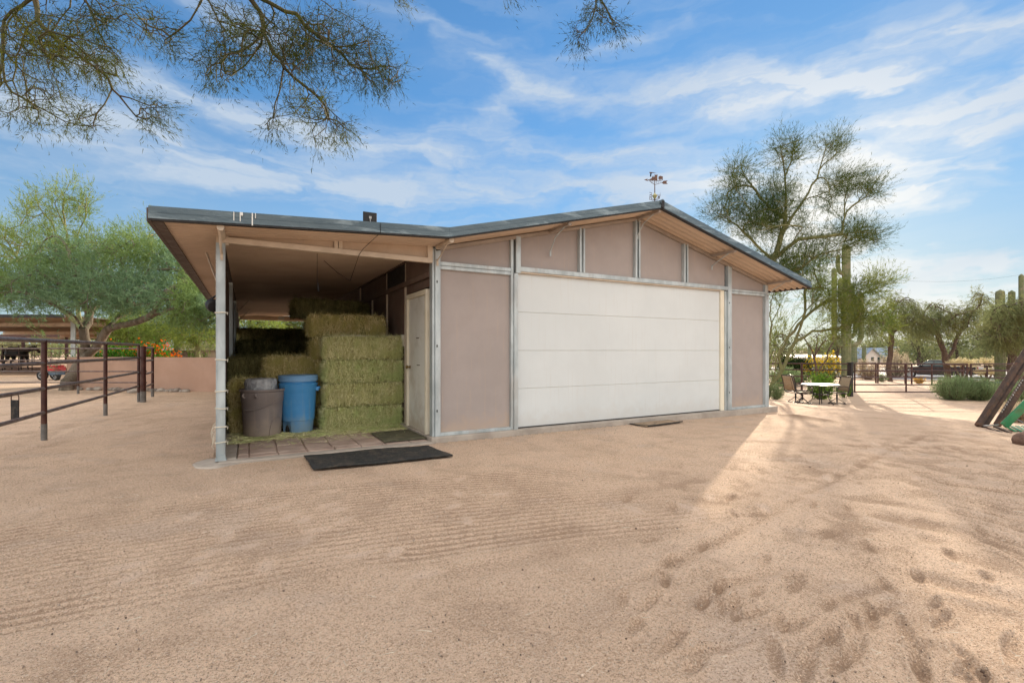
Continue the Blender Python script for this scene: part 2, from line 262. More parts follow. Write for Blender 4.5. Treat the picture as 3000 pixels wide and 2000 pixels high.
class MB:
    def __init__(s): s.v = []; s.f = []; s.sm = False
    def add(s, vs, fs):
        n = len(s.v); s.v += [tuple(map(float, v)) for v in vs]; s.f += [tuple(i+n for i in f) for f in fs]; return s
    def box(s, x0, x1, y0, y1, z0, z1):
        vs = [(x, y, z) for x in (x0, x1) for y in (y0, y1) for z in (z0, z1)]
        return s.add(vs, [(0, 1, 3, 2), (4, 6, 7, 5), (0, 4, 5, 1), (2, 3, 7, 6), (0, 2, 6, 4), (1, 5, 7, 3)])
    def bar(s, a, b, wd, ht, up=(0, 0, 1)):
        a, b, up = Vector(a), Vector(b), Vector(up); d = (b-a).normalized(); sx = d.cross(up).normalized()*wd/2; sz = sx.normalized().cross(d).normalized()*ht/2
        vs = [p+i*sx+j*sz for p in (a, b) for i, j in ((-1, -1), (1, -1), (1, 1), (-1, 1))]
        return s.add(vs, [(0, 3, 2, 1), (4, 5, 6, 7), (0, 1, 5, 4), (1, 2, 6, 5), (2, 3, 7, 6), (3, 0, 4, 7)])
    def tube(s, pts, r, n=8, cap=True):
        pts = [Vector(p) for p in pts]; rs = r if isinstance(r, (list, tuple)) else [r]*len(pts)
        base = len(s.v); up = Vector((0, 0, 1)); px = None
        for i, p in enumerate(pts):
            d = (pts[min(i+1, len(pts)-1)]-pts[max(i-1, 0)]).normalized()
            if px is None: px = d.cross(up if abs(d.z) < .9 else Vector((1, 0, 0))).normalized()
            px = (px-d*px.dot(d)).normalized(); py = d.cross(px)
            for k in range(n):
                a = 2*PI*k/n; q = p+px*math.cos(a)*rs[i]+py*math.sin(a)*rs[i]; s.v.append(tuple(q))
        for i in range(len(pts)-1):
            for k in range(n):
                a = base+i*n+k; b = base+i*n+(k+1) % n; s.f.append((a, b, b+n, a+n))
        if cap:
            s.f.append(tuple(base+k for k in range(n))[::-1]); s.f.append(tuple(base+(len(pts)-1)*n+k for k in range(n)))
        s.sm = True
        return s
    def lathe(s, prof, c=(0, 0, 0), n=32, wob=None):
        base = len(s.v)
        for i, (r, z) in enumerate(prof):
            for k in range(n):
                a = 2*PI*k/n; rr = r*(wob(a, z) if wob else 1); s.v.append((c[0]+rr*math.cos(a), c[1]+rr*math.sin(a), c[2]+z))
        for i in range(len(prof)-1):
            for k in range(n):
                a = base+i*n+k; b = base+i*n+(k+1) % n; s.f.append((a, b, b+n, a+n))
        s.f.append(tuple(base+k for k in range(n))[::-1]); s.f.append(tuple(base+(len(prof)-1)*n+k for k in range(n)))
        s.sm = True
        return s
    def prism(s, poly, a, b):
        """poly of (x,z) extruded in y from a to b"""
        n = len(poly); vs = [(x, a, z) for x, z in poly]+[(x, b, z) for x, z in poly]
        return s.add(vs, [tuple(range(n)), tuple(range(2*n-1, n-1, -1))]+[(i, i+n, (i+1) % n+n, (i+1) % n) for i in range(n)])
    def part(s, name, mt, parent=None, bevel=0, label=None, world=True, smooth=None):
        off = world_off(parent) if (parent is not None and world) else Vector((0, 0, 0))
        V = np.array(s.v)-np.array(off)
        me = mesh_from(name, V, s.f, mt)
        if (s.sm if smooth is None else smooth):
            me.polygons.foreach_set('use_smooth', np.ones(len(me.polygons), dtype=bool))
            try: me.set_sharp_from_angle(angle=rad(38))
            except Exception: pass
        import bmesh
        bm = bmesh.new(); bm.from_mesh(me); bmesh.ops.recalc_face_normals(bm, faces=bm.faces); bm.to_mesh(me); bm.free()
        o = put(name, me, parent)
        if bevel:
            md = o.modifiers.new('bevel', 'BEVEL'); md.width = bevel; md.segments = 2; md.limit_method = 'ANGLE'; md.angle_limit = rad(40)
        if label: o['label'] = label
        return o
def rays(px, py): return RT*(px-CX)/F+FW+np.array([0, 0, 1.0])*(CY-py)/F
def at(px, py, dep): return CAM+rays(px, py)*dep
def sst(a, b, x):
    t = np.clip((x-a)/(b-a), 0, 1); return t*t*(3-2*t)
def hgt(x, y):
    """the lie of the land: level yard, falling away beyond the garage's far corner"""
    return -.08-.04*sst(3, 7.7, x)-.62*sst(8.5, 17, x)-.85*sst(20, 62, x)
def g(x, y): return float(hgt(x, y))
def gnd(px, py):
    d = rays(px, py); t = 1.0
    while t < 500:
        p = CAM+d*t
        if p[2] < g(p[0], p[1]): break
        t += .02 if t < 30 else .1
    return np.array([p[0], p[1], g(p[0], p[1])])
RNG = np.random.default_rng(7)
# ------------------------------------------------------------------ ground
def vnoise(x, y, s, seed, oct=3):
    out = 0; amp = 1; tot = 0
    for o in range(oct):
        r = np.random.default_rng(seed+o); L = r.random((256, 256)); X_ = x*s+37.3*o; Y_ = y*s+11.7*o
        xi = np.floor(X_).astype(int); yi = np.floor(Y_).astype(int); fx = X_-xi; fy = Y_-yi; fx = fx*fx*(3-2*fx); fy = fy*fy*(3-2*fy)
        a = L[xi % 256, yi % 256]; b = L[(xi+1) % 256, yi % 256]; c = L[xi % 256, (yi+1) % 256]; d = L[(xi+1) % 256, (yi+1) % 256]
        out = out+amp*((a*(1-fx)+b*fx)*(1-fy)+(c*(1-fx)+d*fx)*fy); tot += amp; amp *= .5; s *= 2.03
    return out/tot-.5
def ground():
    rs = [.35]
    while rs[-1] < 24: rs.append(rs[-1]*1.0085)
    while rs[-1] < 1500: rs.append(rs[-1]*1.07)
    rs = np.array(rs)
    a0 = math.atan2(FW[1], FW[0]); fr = np.linspace(-rad(54), rad(54), 640); bk = np.linspace(rad(54), 2*PI-rad(54), 72)[1:-1]
    an = np.concatenate([fr, bk])+a0; nr, na = len(rs), len(an)
    x = CAM[0]+rs[:, None]*np.cos(an)[None]; y = CAM[1]+rs[:, None]*np.sin(an)[None]
    z = hgt(x, y)
    near = 1-sst(14, 24, rs)[:, None]; tone = np.zeros_like(x)
    det = .018*vnoise(x, y, .9, 5, 3)+.010*vnoise(x, y, 4.5, 15, 3)
    # raked grooves in the foreground
    cen = -2.62-.10*(x+2)-.035*(x+2)**2
    q = y-cen+.05*vnoise(x, y, .7, 44, 2)
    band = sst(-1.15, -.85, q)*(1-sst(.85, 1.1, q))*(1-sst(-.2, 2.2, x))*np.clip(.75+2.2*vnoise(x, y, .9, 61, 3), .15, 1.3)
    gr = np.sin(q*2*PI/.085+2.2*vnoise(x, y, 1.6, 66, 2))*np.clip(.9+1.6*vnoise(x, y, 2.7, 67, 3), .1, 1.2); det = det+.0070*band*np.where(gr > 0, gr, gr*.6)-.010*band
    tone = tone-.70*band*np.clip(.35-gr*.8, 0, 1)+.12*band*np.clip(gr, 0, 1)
    # churned wheel ruts on the right
    def rut(p0, p1, wd, dp, per=0, sh=None):
        nonlocal det, tone
        p0 = np.array(p0[:2]); p1 = np.array(p1[:2]); d = p1-p0; L = np.linalg.norm(d); d = d/L
        s_ = (x-p0[0])*d[0]+(y-p0[1])*d[1]; t_ = -(x-p0[0])*d[1]+(y-p0[1])*d[0]+.04*vnoise(x, y, 1.5, 71, 2)
        on = sst(0, .4, s_)*(1-sst(L-.4, L, s_)); k = np.exp(-(t_/wd)**2)
        lugs = 1+.6*(np.sin(s_*2*PI/per) if per else 0)
        tone = tone-min(.55, dp*42)*on*k*np.clip(lugs, 0, 1.4)*(.6+.8*vnoise(x, y, 6, 33, 2))+.25*on*np.exp(-((np.abs(t_)-wd*1.7)/(wd*.7))**2)*min(1, dp*60)
        det = det-dp*on*k*lugs+dp*.6*on*np.exp(-((np.abs(t_)-wd*1.7)/(wd*.7))**2)
    rut(gnd(1800, 1740), gnd(2710, 1270), .055, .011, .05)
    rut(gnd(2080, 1290), gnd(3000, 1318), .10, .010, .07)
    rut(gnd(2700, 1400), gnd(3100, 1470), .12, .014); rut(gnd(2450, 1480), gnd(3150, 1640), .12, .014)
    rut(gnd(2350, 1440), gnd(3150, 1560), .08, .010); rut(gnd(2560, 1660), gnd(3150, 1800), .09, .014)
    rut(gnd(2000, 1765), gnd(2340, 1640), .045, .014); rut(gnd(2375, 1795), gnd(2660, 1690), .04, .016)
    rut(gnd(1200, 1700), gnd(2100, 1530), .10, .006); rut(gnd(-100, 1300), gnd(560, 1190), .14, .008); rut(gnd(-200, 1380), gnd(480, 1230), .10, .007)
    rut(gnd(-100, 1230), gnd(420, 1150), .2, .01)
    for k in range(13): rut(gnd(2480+k*30, 1300+k*22), gnd(3190, 1345+k*33), .028+.012*(k % 3), .019)
    # footprints and hoof prints
    r2 = np.random.default_rng(3)
    pr = [(2140, 1460, 50), (2150, 1508, 40), (2190, 1510, 40), (2380, 1482, 35), (2430, 1570, 60), (2110, 1715, 38), (1945, 1705, 40), (1975, 1880, 60), (2075, 1905, 70), (2200, 1800, 60),
          (2330, 1720, 50), (2600, 1720, 50), (2590, 1795, 50), (2780, 1625, 45), (2740, 1780, 45), (2760, 1820, 45), (2650, 1850, 60), (2420, 1870, 70), (2500, 1920, 60), (2270, 1930, 60), (2360, 1965, 60),
          (2150, 1780, 60), (1900, 1770, 50), (2330, 1830, 50), (2960, 1900, 60), (2850, 1950, 60), (1840, 1465, 40), (1970, 1485, 38), (1960, 1295, 26), (2010, 1320, 26), (1870, 1380, 26), (2480, 1490, 40),
          (2240, 1640, 40), (2060, 1600, 40), (2540, 1600, 45), (2870, 1560, 45), (2700, 1950, 60), (2550, 1820, 55)]
    foot = [(820, 1480), (850, 1510), (890, 1520), (930, 1550), (900, 1575), (960, 1478), (990, 1490), (1010, 1520), (670, 1545), (665, 1570), (720, 1600), (600, 1625), (380, 1655), (380, 1690), (780, 1655), (590, 1690), (1050, 1620), (1160, 1615), (1370, 1520), (1250, 1680), (1330, 1480), (560, 1510)]
    for i in range(40): foot.append((r2.uniform(100, 3000), r2.uniform(1260, 1500)))
    for i in range(26): pr.append((r2.uniform(1800, 3000), r2.uniform(1500, 1990), r2.uniform(22, 40)))
    def dent(px, py, ln, wd, dp, an_, tn=0):
        nonlocal det, tone
        c = gnd(px, py); dx = x-c[0]; dy = y-c[1]; ca, sa = math.cos(an_), math.sin(an_); u = (dx*ca+dy*sa)/ln; v_ = (-dx*sa+dy*ca)/wd; d2 = u*u+v_*v_
        sel = d2 < 9; tone = np.where(sel, tone*(1-np.exp(-d2**2*.6)*(.9 if tn > 0 else .2))+tn*np.exp(-d2**2*.7), tone)
        det = np.where(sel, det-dp*np.exp(-d2**1.6)+dp*.55*np.exp(-((np.sqrt(d2+1e-6)-1.45)/.35)**2), det)
    for px, py, s_ in pr: dent(px, py, .085*s_/50+.035, .028, .015, r2.uniform(-.2, .9), -.38)
    for px, py in foot: dent(px, py, .10, .045, .005, r2.uniform(-.3, 1.6), .55)
    # soft churn in the right foreground, a dug bank off the slab corner
    ch = sst(.2, 1.6, x)*(1-sst(-3.2, -2.4, y)); det = det+ch*(.026*vnoise(x, y, 5.5, 91, 3)); tone = tone-ch*np.clip(vnoise(x, y, 5.5, 91, 3)*-3.2, 0, .42)
    c = gnd(2300, 1218); c2 = gnd(2420, 1236)
    d = (c2-c)[:2]; L = np.linalg.norm(d); d = d/L; s_ = (x-c[0])*d[0]+(y-c[1])*d[1]; t_ = -(x-c[0])*d[1]+(y-c[1])*d[0]
    kk = np.exp(-((t_-.1)/.16)**2)*sst(-.3, .2, s_)*(1-sst(L*.6, L+.5, s_)); det = det+.05*kk; tone = tone-kk*1.1
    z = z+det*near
    # keep the earth below slab and paving
    ins = ((x > -2.7) & (x < 8.0) & (y > -.1) & (y < 15.4)); z = np.where(ins, np.minimum(z, -.10), z)
    V = np.stack([x, y, z], -1).reshape(-1, 3); V = np.concatenate([V, [[CAM[0], CAM[1], -.08]]])
    i, j = np.meshgrid(np.arange(nr-1), np.arange(na), indexing='ij'); j2 = (j+1) % na
    Q = np.stack([i*na+j, (i+1)*na+j, (i+1)*na+j2, i*na+j2], -1).reshape(-1, 4)
    c = len(V)-1; T = np.array([[c, k, (k+1) % na, c] for k in range(na)])
    tone = tone+.5*(vnoise(x, y, 3.0, 210, 3)+.0)*near
    me = mesh_from('ground', V, Q, ground_mat(), True)
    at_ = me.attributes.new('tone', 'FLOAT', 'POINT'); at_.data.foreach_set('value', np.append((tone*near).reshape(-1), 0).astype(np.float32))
    return tag(put('ground', me), kind='structure')
def ground_mat():
    mt = bpy.data.materials.new('sandy_yard'); mt.use_nodes = True; n = NT(mt.node_tree); n.n.clear()
    tc = n.new('ShaderNodeTexCoord'); v = tc.outputs['Object']
    big = n.noise(v, .45, 5, .6); mid = n.noise(v, 2.2, 6, .6, .3); fine = n.noise(v, 55, 4, .65); grit = n.noise(v, 190, 3, .7)
    col = n.mix(n.ramp(big, .38, .62), (.72, .53, .39, 1), (.79, .59, .44, 1))
    col = n.mix(n.m('MULTIPLY', n.ramp(mid, .48, .66), .55), col, (.52, .375, .275, 1))
    col = n.mix(n.m('MULTIPLY', n.ramp(n.noise(v, 1.1, 5, .6), .56, .66), .45), col, (.72, .575, .475, 1))
    col = n.mix(n.m('MULTIPLY', n.ramp(fine, .50, .64), .60), col, (.40, .265, .175, 1))
    col = n.mix(n.m('MULTIPLY', n.ramp(grit, .54, .68), .80), col, (.25, .16, .105, 1))
    col = n.mix(n.m('MULTIPLY', n.ramp(n.noise(v, 105, 2, .5), .56, .70), .65), col, (.82, .72, .60, 1))
    at_ = n.new('ShaderNodeAttribute', attribute_name='tone'); tf = at_.outputs['Fac']
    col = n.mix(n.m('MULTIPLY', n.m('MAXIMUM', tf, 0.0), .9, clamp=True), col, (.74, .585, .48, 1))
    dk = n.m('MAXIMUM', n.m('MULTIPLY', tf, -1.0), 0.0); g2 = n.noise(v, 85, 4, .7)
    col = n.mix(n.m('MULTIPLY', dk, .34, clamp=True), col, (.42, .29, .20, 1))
    col = n.mix(n.m('MULTIPLY', n.ramp(n.m('ADD', g2, n.m('MULTIPLY', dk, .24)), .54, .62), .62), col, (.30, .195, .13, 1))      # dark specks thicken where tone darkens grooves, ruts and dents
    vr = n.new('ShaderNodeTexVoronoi'); vr.inputs['Scale'].default_value = 75; n.l.new(v, vr.inputs['Vector'])
    sc = n.new('ShaderNodeSeparateColor'); n.l.new(vr.outputs['Color'], sc.inputs[0])
    peb = n.m('MULTIPLY', n.ramp(vr.outputs['Distance'], .18, .32, 1, 0), n.m('GREATER_THAN', sc.outputs[0], .80))
    pcol = n.mix(sc.outputs[1], (.09, .065, .055, 1), (.62, .50, .38, 1)); col = n.mix(n.m('MULTIPLY', peb, .85), col, pcol)
    p = n.new('ShaderNodeBsdfPrincipled'); n.l.new(col, p.inputs['Base Color']); p.inputs['Roughness'].default_value = .95; p.inputs['Specular IOR Level'].default_value = .12
    h = n.m('ADD', n.m('ADD', n.m('MULTIPLY', fine, 1.0), n.m('MULTIPLY', grit, .55)), n.m('ADD', n.m('MULTIPLY', mid, 2.0), n.m('MULTIPLY', peb, .30)))
    b = n.new('ShaderNodeBump'); b.inputs['Strength'].default_value = 1.0; b.inputs['Distance'].default_value = .026; n.l.new(h, b.inputs['Height']); n.l.new(b.outputs[0], p.inputs['Normal'])
    o = n.new('ShaderNodeOutputMaterial'); n.l.new(p.outputs[0], o.inputs[0])
    return mt
ground()
# ------------------------------------------------------------------ vegetation tools
def nrm(a): return a/np.maximum(np.linalg.norm(a, axis=-1, keepdims=True), 1e-9)
def ribbons(P, D, L, W, bend, rng, segs=2, flat=.0):
    n = len(P)
    side = nrm(np.cross(D, nrm(rng.normal(size=(n, 3)))))
    V = np.zeros((n, segs+1, 2, 3)); p = P.copy(); d = D.copy()
    for i in range(segs+1):
        w_ = (W*(1-.75*i/segs))[:, None]*.5
        V[:, i, 0] = p-side*w_; V[:, i, 1] = p+side*w_
        d = nrm(d+bend/segs); p = p+d*(L/segs)[:, None]
    base = (np.arange(n)*(segs+1)*2)[:, None]
    Q = np.concatenate([base+np.array([[2*i, 2*i+1, 2*i+3, 2*i+2]]) for i in range(segs)], 0) if segs > 1 else base+np.array([[0, 1, 3, 2]])
    return V.reshape(-1, 3), Q
class Acc:
    def __init__(s): s.V = []; s.Q = []; s.n = 0
    def add(s, V, Q): s.V.append(V); s.Q.append(Q+s.n); s.n += len(V)
    def get(s): return np.concatenate(s.V), np.concatenate(s.Q)
def cones(P0, P1, R0, R1, S=5):
    n = len(P0); d = nrm(P1-P0); up = np.where(np.abs(d[:, 2:3]) > .9, np.array([[1.0, 0, 0]]), np.array([[0, 0, 1.0]])); a = nrm(np.cross(d, up)); b = np.cross(d, a)
    P1 = P1+d*(R1*.35)[:, None]
    th = np.arange(S)*2*PI/S; c = np.cos(th)[None, :, None]; s = np.sin(th)[None, :, None]
    ring = a[:, None]*c+b[:, None]*s
    V = np.concatenate([P0[:, None]+ring*R0[:, None, None], P1[:, None]+ring*R1[:, None, None]], 1).reshape(-1, 3)
    k = np.arange(S); q = np.stack([k, (k+1) % S, (k+1) % S+S, k+S], -1)
    Q = ((np.arange(n)*2*S)[:, None, None]+q[None]).reshape(-1, 4)
    return V, Q
def skeleton(limbs, targets, rng, step=.25, rtip=.006, rmax=.3, power=.5, curl=.35, jit=.10, sag=0.0):
    P = []; par = []
    for pl in limbs:
        pl = [np.array(q, float) for q in pl]
        if P:
            arr = np.array(P); k = int(np.argmin(((arr-pl[0])**2).sum(1)))
        else: P.append(pl[0]); par.append(-1); k = 0
        prev = k
        for i in range(1, len(pl)):
            a, b = pl[i-1] if i > 1 else P[prev], pl[i]; m = max(1, int(np.linalg.norm(b-a)/step)); st = np.array(P[prev])
            for j in range(1, m+1):
                q = st+(b-st)*j/m+rng.normal(size=3)*step*jit*(1 if j < m else .3); P.append(q); par.append(prev); prev = len(P)-1
    for t in targets:
        arr = np.array(P); dv = t-arr; dist = np.linalg.norm(dv, axis=1)
        pa = np.array(par); pd = arr-arr[np.maximum(pa, 0)]; pd = pd/np.maximum(np.linalg.norm(pd, axis=1, keepdims=True), 1e-6)
        cosang = (dv*pd).sum(1)/np.maximum(dist, 1e-6); k = int(np.argmin(dist*(1.35-.6*cosang)))
        a = arr[k]; L = dist[k]
        if L < step*.4: continue
        ctrl = a+pd[k]*L*.45+(t-a)*.25+np.array([0, 0, sag*L]); m = max(2, int(L/step)); prev = k
        for j in range(1, m+1):
            s_ = j/m; q = (1-s_)**2*a+2*s_*(1-s_)*ctrl+s_*s_*t+rng.normal(size=3)*step*jit; P.append(q); par.append(prev); prev = len(P)-1
    P = np.array(P); par = np.array(par); cnt = np.zeros(len(P)); hasch = np.zeros(len(P), bool); hasch[par[par >= 0]] = True
    cnt[~hasch] = 1
    for i in range(len(P)-1, 0, -1): cnt[par[i]] += cnt[i]
    R = np.minimum(rtip*cnt**power, rmax)
    return P, par, R, ~hasch
def plant_tree(name, label, cat, limbs, targets, bark, leaf, rng, step=.25, rtip=.006, rmax=.3, power=.5, sag=0, tw=6, twl=.35, tww=.012, lf=8, lfl=.06, lfw=.012, up=.0, spread=.9, group=None,
               jit=.10, thin=.02, flare=1.0, crown='crown', leafang=.9, drift=(0, 0, 0)):
    limbs = [list(l) for l in limbs]; basep = np.array(limbs[0][0], float); limbs[0] = [basep-np.array([0, 0, .45])+(basep-np.array(limbs[0][1]))*np.array([.25, .25, 0])]+limbs[0]
    P, par, R, tip = skeleton(limbs, targets, rng, step, rtip, rmax, power, sag=sag, jit=jit)
    P = P-basep; t = thing(name, label, cat, tuple(basep), group)
    e = np.arange(1, len(P)); R0 = np.minimum(R[par[e]], R[e]*1.35)
    hb = P[e][:, 2] < .5
    R0 = np.where(par[e] == 0, R0*(1+.30*flare), R0)
    big = R[e] > rmax*.3
    A = Acc()
    for sel, S in ((big, 9), (~big, 4)):
        if sel.any(): A.add(*cones(P[par[e]][sel], P[e][sel], R0[sel], R[e][sel], S))
    V, Q = A.get(); put('trunk', mesh_from('trunk', V, Q, bark, True), t)
    # sprays
    nodes = np.where(tip | ((R < thin) & (rng.random(len(P)) < .75)))[0]; nodes = nodes[nodes > 0]
    D = nrm(P[nodes]-P[par[nodes]]); n = len(nodes)
    idx = np.repeat(np.arange(n), tw); m = len(idx)
    pos = P[nodes][idx]+rng.normal(size=(m, 3))*step*.25
    dd = nrm(D[idx]*.9+rng.normal(size=(m, 3))*spread*.6+np.array([0, 0, up])+np.array(drift))
    L = twl*rng.uniform(.5, 1.3, m); bend = np.array([0, 0, up*.8])[None]+rng.normal(size=(m, 3))*.18
    B = Acc(); B.add(*ribbons(pos, dd, L, np.full(m, tww*.6), bend, rng, 3))
    li = np.repeat(np.arange(m), lf); k = len(li); f = rng.uniform(.12, 1.05, k)
    lp = pos[li]+(dd[li]+bend[li]*f[:, None]*.5)*(L[li]*f)[:, None]
    ld = nrm(dd[li]*.8+rng.normal(size=(k, 3))*leafang*.6+np.array([0, 0, up*.5]))
    B.add(*ribbons(lp, ld, lfl*rng.uniform(.6, 1.4, k), lfw*rng.uniform(.6, 1.3, k), np.zeros((k, 3)), rng, 1))
    V, Q = B.get(); put(crown, mesh_from(crown, V, Q, leaf), t)
    return t
def ell(c, r, n, rng, edge=.5):
    """targets in an ellipsoid, more towards the shell"""
    d = nrm(rng.normal(size=(n, 3))); q = rng.random(n)**edge
    return np.array(c)+d*q[:, None]*np.array(r)
KT = 1.0
def ellpx(px, py, dep, rx, ry, rd, n, rng, hole=None):
    n = int(n*KT)
    """the same, given where it stands as seen from the camera; radii rx, ry in photo pixels, rd in metres of depth"""
    d = nrm(rng.normal(size=(n, 3))); q = rng.random(n)**.5
    o = []
    for k in range(n):
        dp = dep+d[k, 2]*q[k]*rd; x = px+d[k, 0]*q[k]*rx*dep/dp; y = py+d[k, 1]*q[k]*ry*dep/dp
        if hole and (x-hole[0])**2+(y-hole[1])**2 < hole[2]**2: continue
        o.append(at(x, y, dp))
    return np.array(o)
def cat(*a): return np.concatenate(a)
def bush(name, label, cat_, c, r, h, stems, leafm_, rng, lw=.012, ll=.06, n=2500, stemm=None, group=None, flowers=None, fn=0, fw=.03, upw=.6, foliage='foliage'):
    c = np.array(c, float); t = thing(name, label, cat_, tuple(c), group)
    m = stems; a = rng.uniform(0, 2*PI, m); rr = rng.random(m)**.5
    tips = np.stack([np.cos(a)*rr*r[0], np.sin(a)*rr*r[1], h*(.55+.45*np.sqrt(np.clip(1-rr**2, 0, 1)))*rng.uniform(.75, 1.1, m)], -1)
    base = tips*np.array([.25, .25, 0]); mid = base*.4+tips*.6+rng.normal(size=(m, 3))*.04*h; mid[:, 2] = tips[:, 2]*.45
    V1, Q1 = cones(base, mid, np.full(m, .010*max(h, .5)), np.full(m, .007*max(h, .5)), 4); V2, Q2 = cones(mid, tips, np.full(m, .007*max(h, .5)), np.full(m, .003), 4)
    A = Acc(); A.add(V1, Q1); A.add(V2, Q2); V, Q = A.get(); put('stem', mesh_from('stem', V, Q, stemm or M['bark_dark']), t)
    i = rng.integers(0, m, n); f = rng.uniform(.15, 1.05, n)[:, None]; lo = f < .5
    p = np.where(lo, base[i]+(mid[i]-base[i])*f*2, mid[i]+(tips[i]-mid[i])*(f*2-1))+rng.normal(size=(n, 3))*np.array([r[0], r[1], h])*.09
    p[:, 2] = np.maximum(p[:, 2], .02)
    d = nrm(nrm(tips[i])*.7+rng.normal(size=(n, 3))*.6+np.array([0, 0, upw]))
    V, Q = ribbons(p, d, ll*rng.uniform(.6, 1.5, n), lw*rng.uniform(.6, 1.4, n), rng.normal(size=(n, 3))*.2, rng, 2)
    put(foliage, mesh_from(foliage, V, Q, leafm_), t)
    if flowers:
        i = rng.integers(0, m, fn); p = tips[i]+rng.normal(size=(fn, 3))*np.array([r[0], r[1], h])*.13; k = np.repeat(np.arange(fn), 5)
        d = nrm(rng.normal(size=(len(k), 3))); V, Q = ribbons(p[k], d, np.full(len(k), fw), np.full(len(k), fw*.8), d*0, rng, 1)
        put('blossom', mesh_from('blossom', V, Q, flowers), t)
    return t
# ================================================================== THE GARAGE
UL, UR, LEN = -2.62, 7.715, 15.2          # lean-to post line, right corner, depth of the building
RIDGE, OV = 3.87, .62
def roofz(u):
    """top of the fascia along the front"""
    if u < 0: return 2.862+u*.0545
    return 2.862+u*.2425 if u < RIDGE else 3.80-(u-RIDGE)*.2462
gar = thing('garage_barn', 'taupe metal garage with white overhead door, slate fascia and open lean-to of hay', 'garage', (0, 0, 0))
# slab & paving
b = MB(); b.box(-.06, 7.95, -.10, LEN, -.35, 0)
o = b.part('concrete_slab', M['concrete'], None, bevel=.012); tag(o, kind='structure')
b = MB(); b.box(UL-.02, -.062, -.16, -.005, -.35, -.052); b.box(UL-.02, -2.46, -.004, LEN, -.35, -.045)
o = b.part('patio_curb', M['concrete'], None, bevel=.012); tag(o, kind='structure')
b = MB(); r1 = random.Random(4)
ys = [0, .16, .60, 1.02, 1.50, 2.0, 2.5, 3.0]
for yi in range(len(ys)-1):
    x = -2.455+(0 if yi % 2 == 0 else -.0)
    ws = [.13, .32, .335, .33, .335, .33, .34, .31] if yi % 2 == 0 else [.13, .31, .34, .32, .345, .33, .335, .32]
    for w_ in ws:
        if x+w_ > -.07: w_ = -.075-x
        if w_ < .05: break
        z = -.046+r1.uniform(-.006, .006); j = r1.uniform(.006, .012)
        b.box(x+j, x+w_-j, ys[yi]+.005+j, ys[yi+1]+.005-j, -.35, z); x += w_
b.box(-2.455, -.065, 3.02, LEN, -.35, -.046); b.box(-2.455, -.065, .004, 3.01, -.36, -.062)
o = b.part('paved_patio', M['paver'], None, bevel=.006); tag(o, kind='structure')
b = MB(); b.lathe([(.01, -.25), (.27, -.25), (.27, -.085), (.25, -.068), (.01, -.064)], (-2.64, -.02, 0), 40, lambda a, z: 1+.05*math.sin(3*a+1)+.03*math.sin(7*a))
b.part('concrete_footing', M['concrete'], gar)
# front wall panels
def ztop(u): return roofz(u)-.165
def panel(u0, u1, z0, z1=None, y=.02, mt='taupe', name='wall_panel', par=gar, n=1):
    b = MB(); a1, b1 = (ztop(u0), ztop(u1)) if z1 is None else (z1, z1)
    poly = [(u0, z0), (u1, z0), (u1, b1), (u0, a1)]
    b.prism(poly, y, y+.06); return b.part(name, M[mt], par)
panel(.09, 1.255, .03, 2.42); panel(.09, 1.255, 2.50)
panel(1.42, 2.575, 2.53); panel(2.67, 3.82, 2.53)
# panel under the ridge is split by the centre post
b = MB(); b.prism([(3.925, 2.53), (5.07, 2.53), (5.07, ztop(5.07)), (3.925, ztop(3.925))], .02, .08); b.part('wall_panel', M['taupe'], gar)
panel(5.175, 6.325, 2.53); panel(6.48, 7.60, 2.50); panel(6.48, 7.60, .03, 2.42)
# steel posts
def post(u0, u1, z0, z1, y0=-.045, y1=.05, mt='galv', name='steel_post', par=gar, bev=.004):
    b = MB(); b.box(u0, u1, y0, y1, z0, z1); return b.part(name, M[mt], par, bev)
def cpost(u0, u1, z0, z1):
    """lipped channel: flange, web and two return lips"""
    b = MB(); b.box(u0, u0+.012, -.05, .05, z0, z1); b.box(u1-.012, u1, -.05, .05, z0, z1); b.box(u0+.012, u1-.012, -.018, .03, z0, z1)
    b.box(u0+.012, u0+.034, -.05, -.042, z0, z1); b.box(u1-.034, u1-.012, -.05, -.042, z0, z1)
    return b.part('steel_post', M['galv'], gar, .002)
post(-.024, .010, .0, 2.70, -.02, .10); post(.012, .092, .0, 2.73)
post(1.254, 1.300, 0, ztop(1.27), -.03); post(1.304, 1.375, 0, 2.44, -.045); post(1.335, 1.42, 2.444, ztop(1.33), -.052, .05)
cpost(2.567, 2.677, 2.55, ztop(2.57)-.02); cpost(3.814, 3.932, 2.55, ztop(3.81)-.02); cpost(5.065, 5.18, 2.55, ztop(5.17)-.02)
post(6.30, 6.36, 0, 2.46, -.01, .12, 'galv'); post(6.362, 6.475, 0, ztop(6.47)-.02, -.045)
post(7.592, 7.715, 0, 2.44, -.045, .07); post(7.60, 7.70, 2.444, ztop(7.7)-.02, -.035, .07)
# bolts and slots on the posts
for z in (.35, 1.28, 2.2):
    b = MB(); b.box(.030, .046, -.050, -.040, z, z+.035); b.part('bolt_slot', M['black'], gar)
    b = MB(); b.box(6.385, 6.40, -.050, -.040, z, z+.03); b.part('bolt_slot', M['black'], gar)
# rails
def rail(u0, u1, z0, z1, y0=-.035, y1=.04, mt='galv', name='steel_rail'):
    b = MB(); b.box(u0, u1, y0, y1, z0, z1); return b.part(name, M[mt], gar, .004)
rail(.094, 1.252, 2.46, 2.515); rail(.094, 1.252, 2.405, 2.455, -.028); rail(.094, 1.252, 0.0, .045, -.03)
rail(1.377, 6.36, 2.475, 2.55, -.040); rail(6.477, 7.59, 2.47, 2.51); rail(6.477, 7.59, 2.415, 2.465, -.028); rail(6.477, 7.59, 0, .045, -.03)
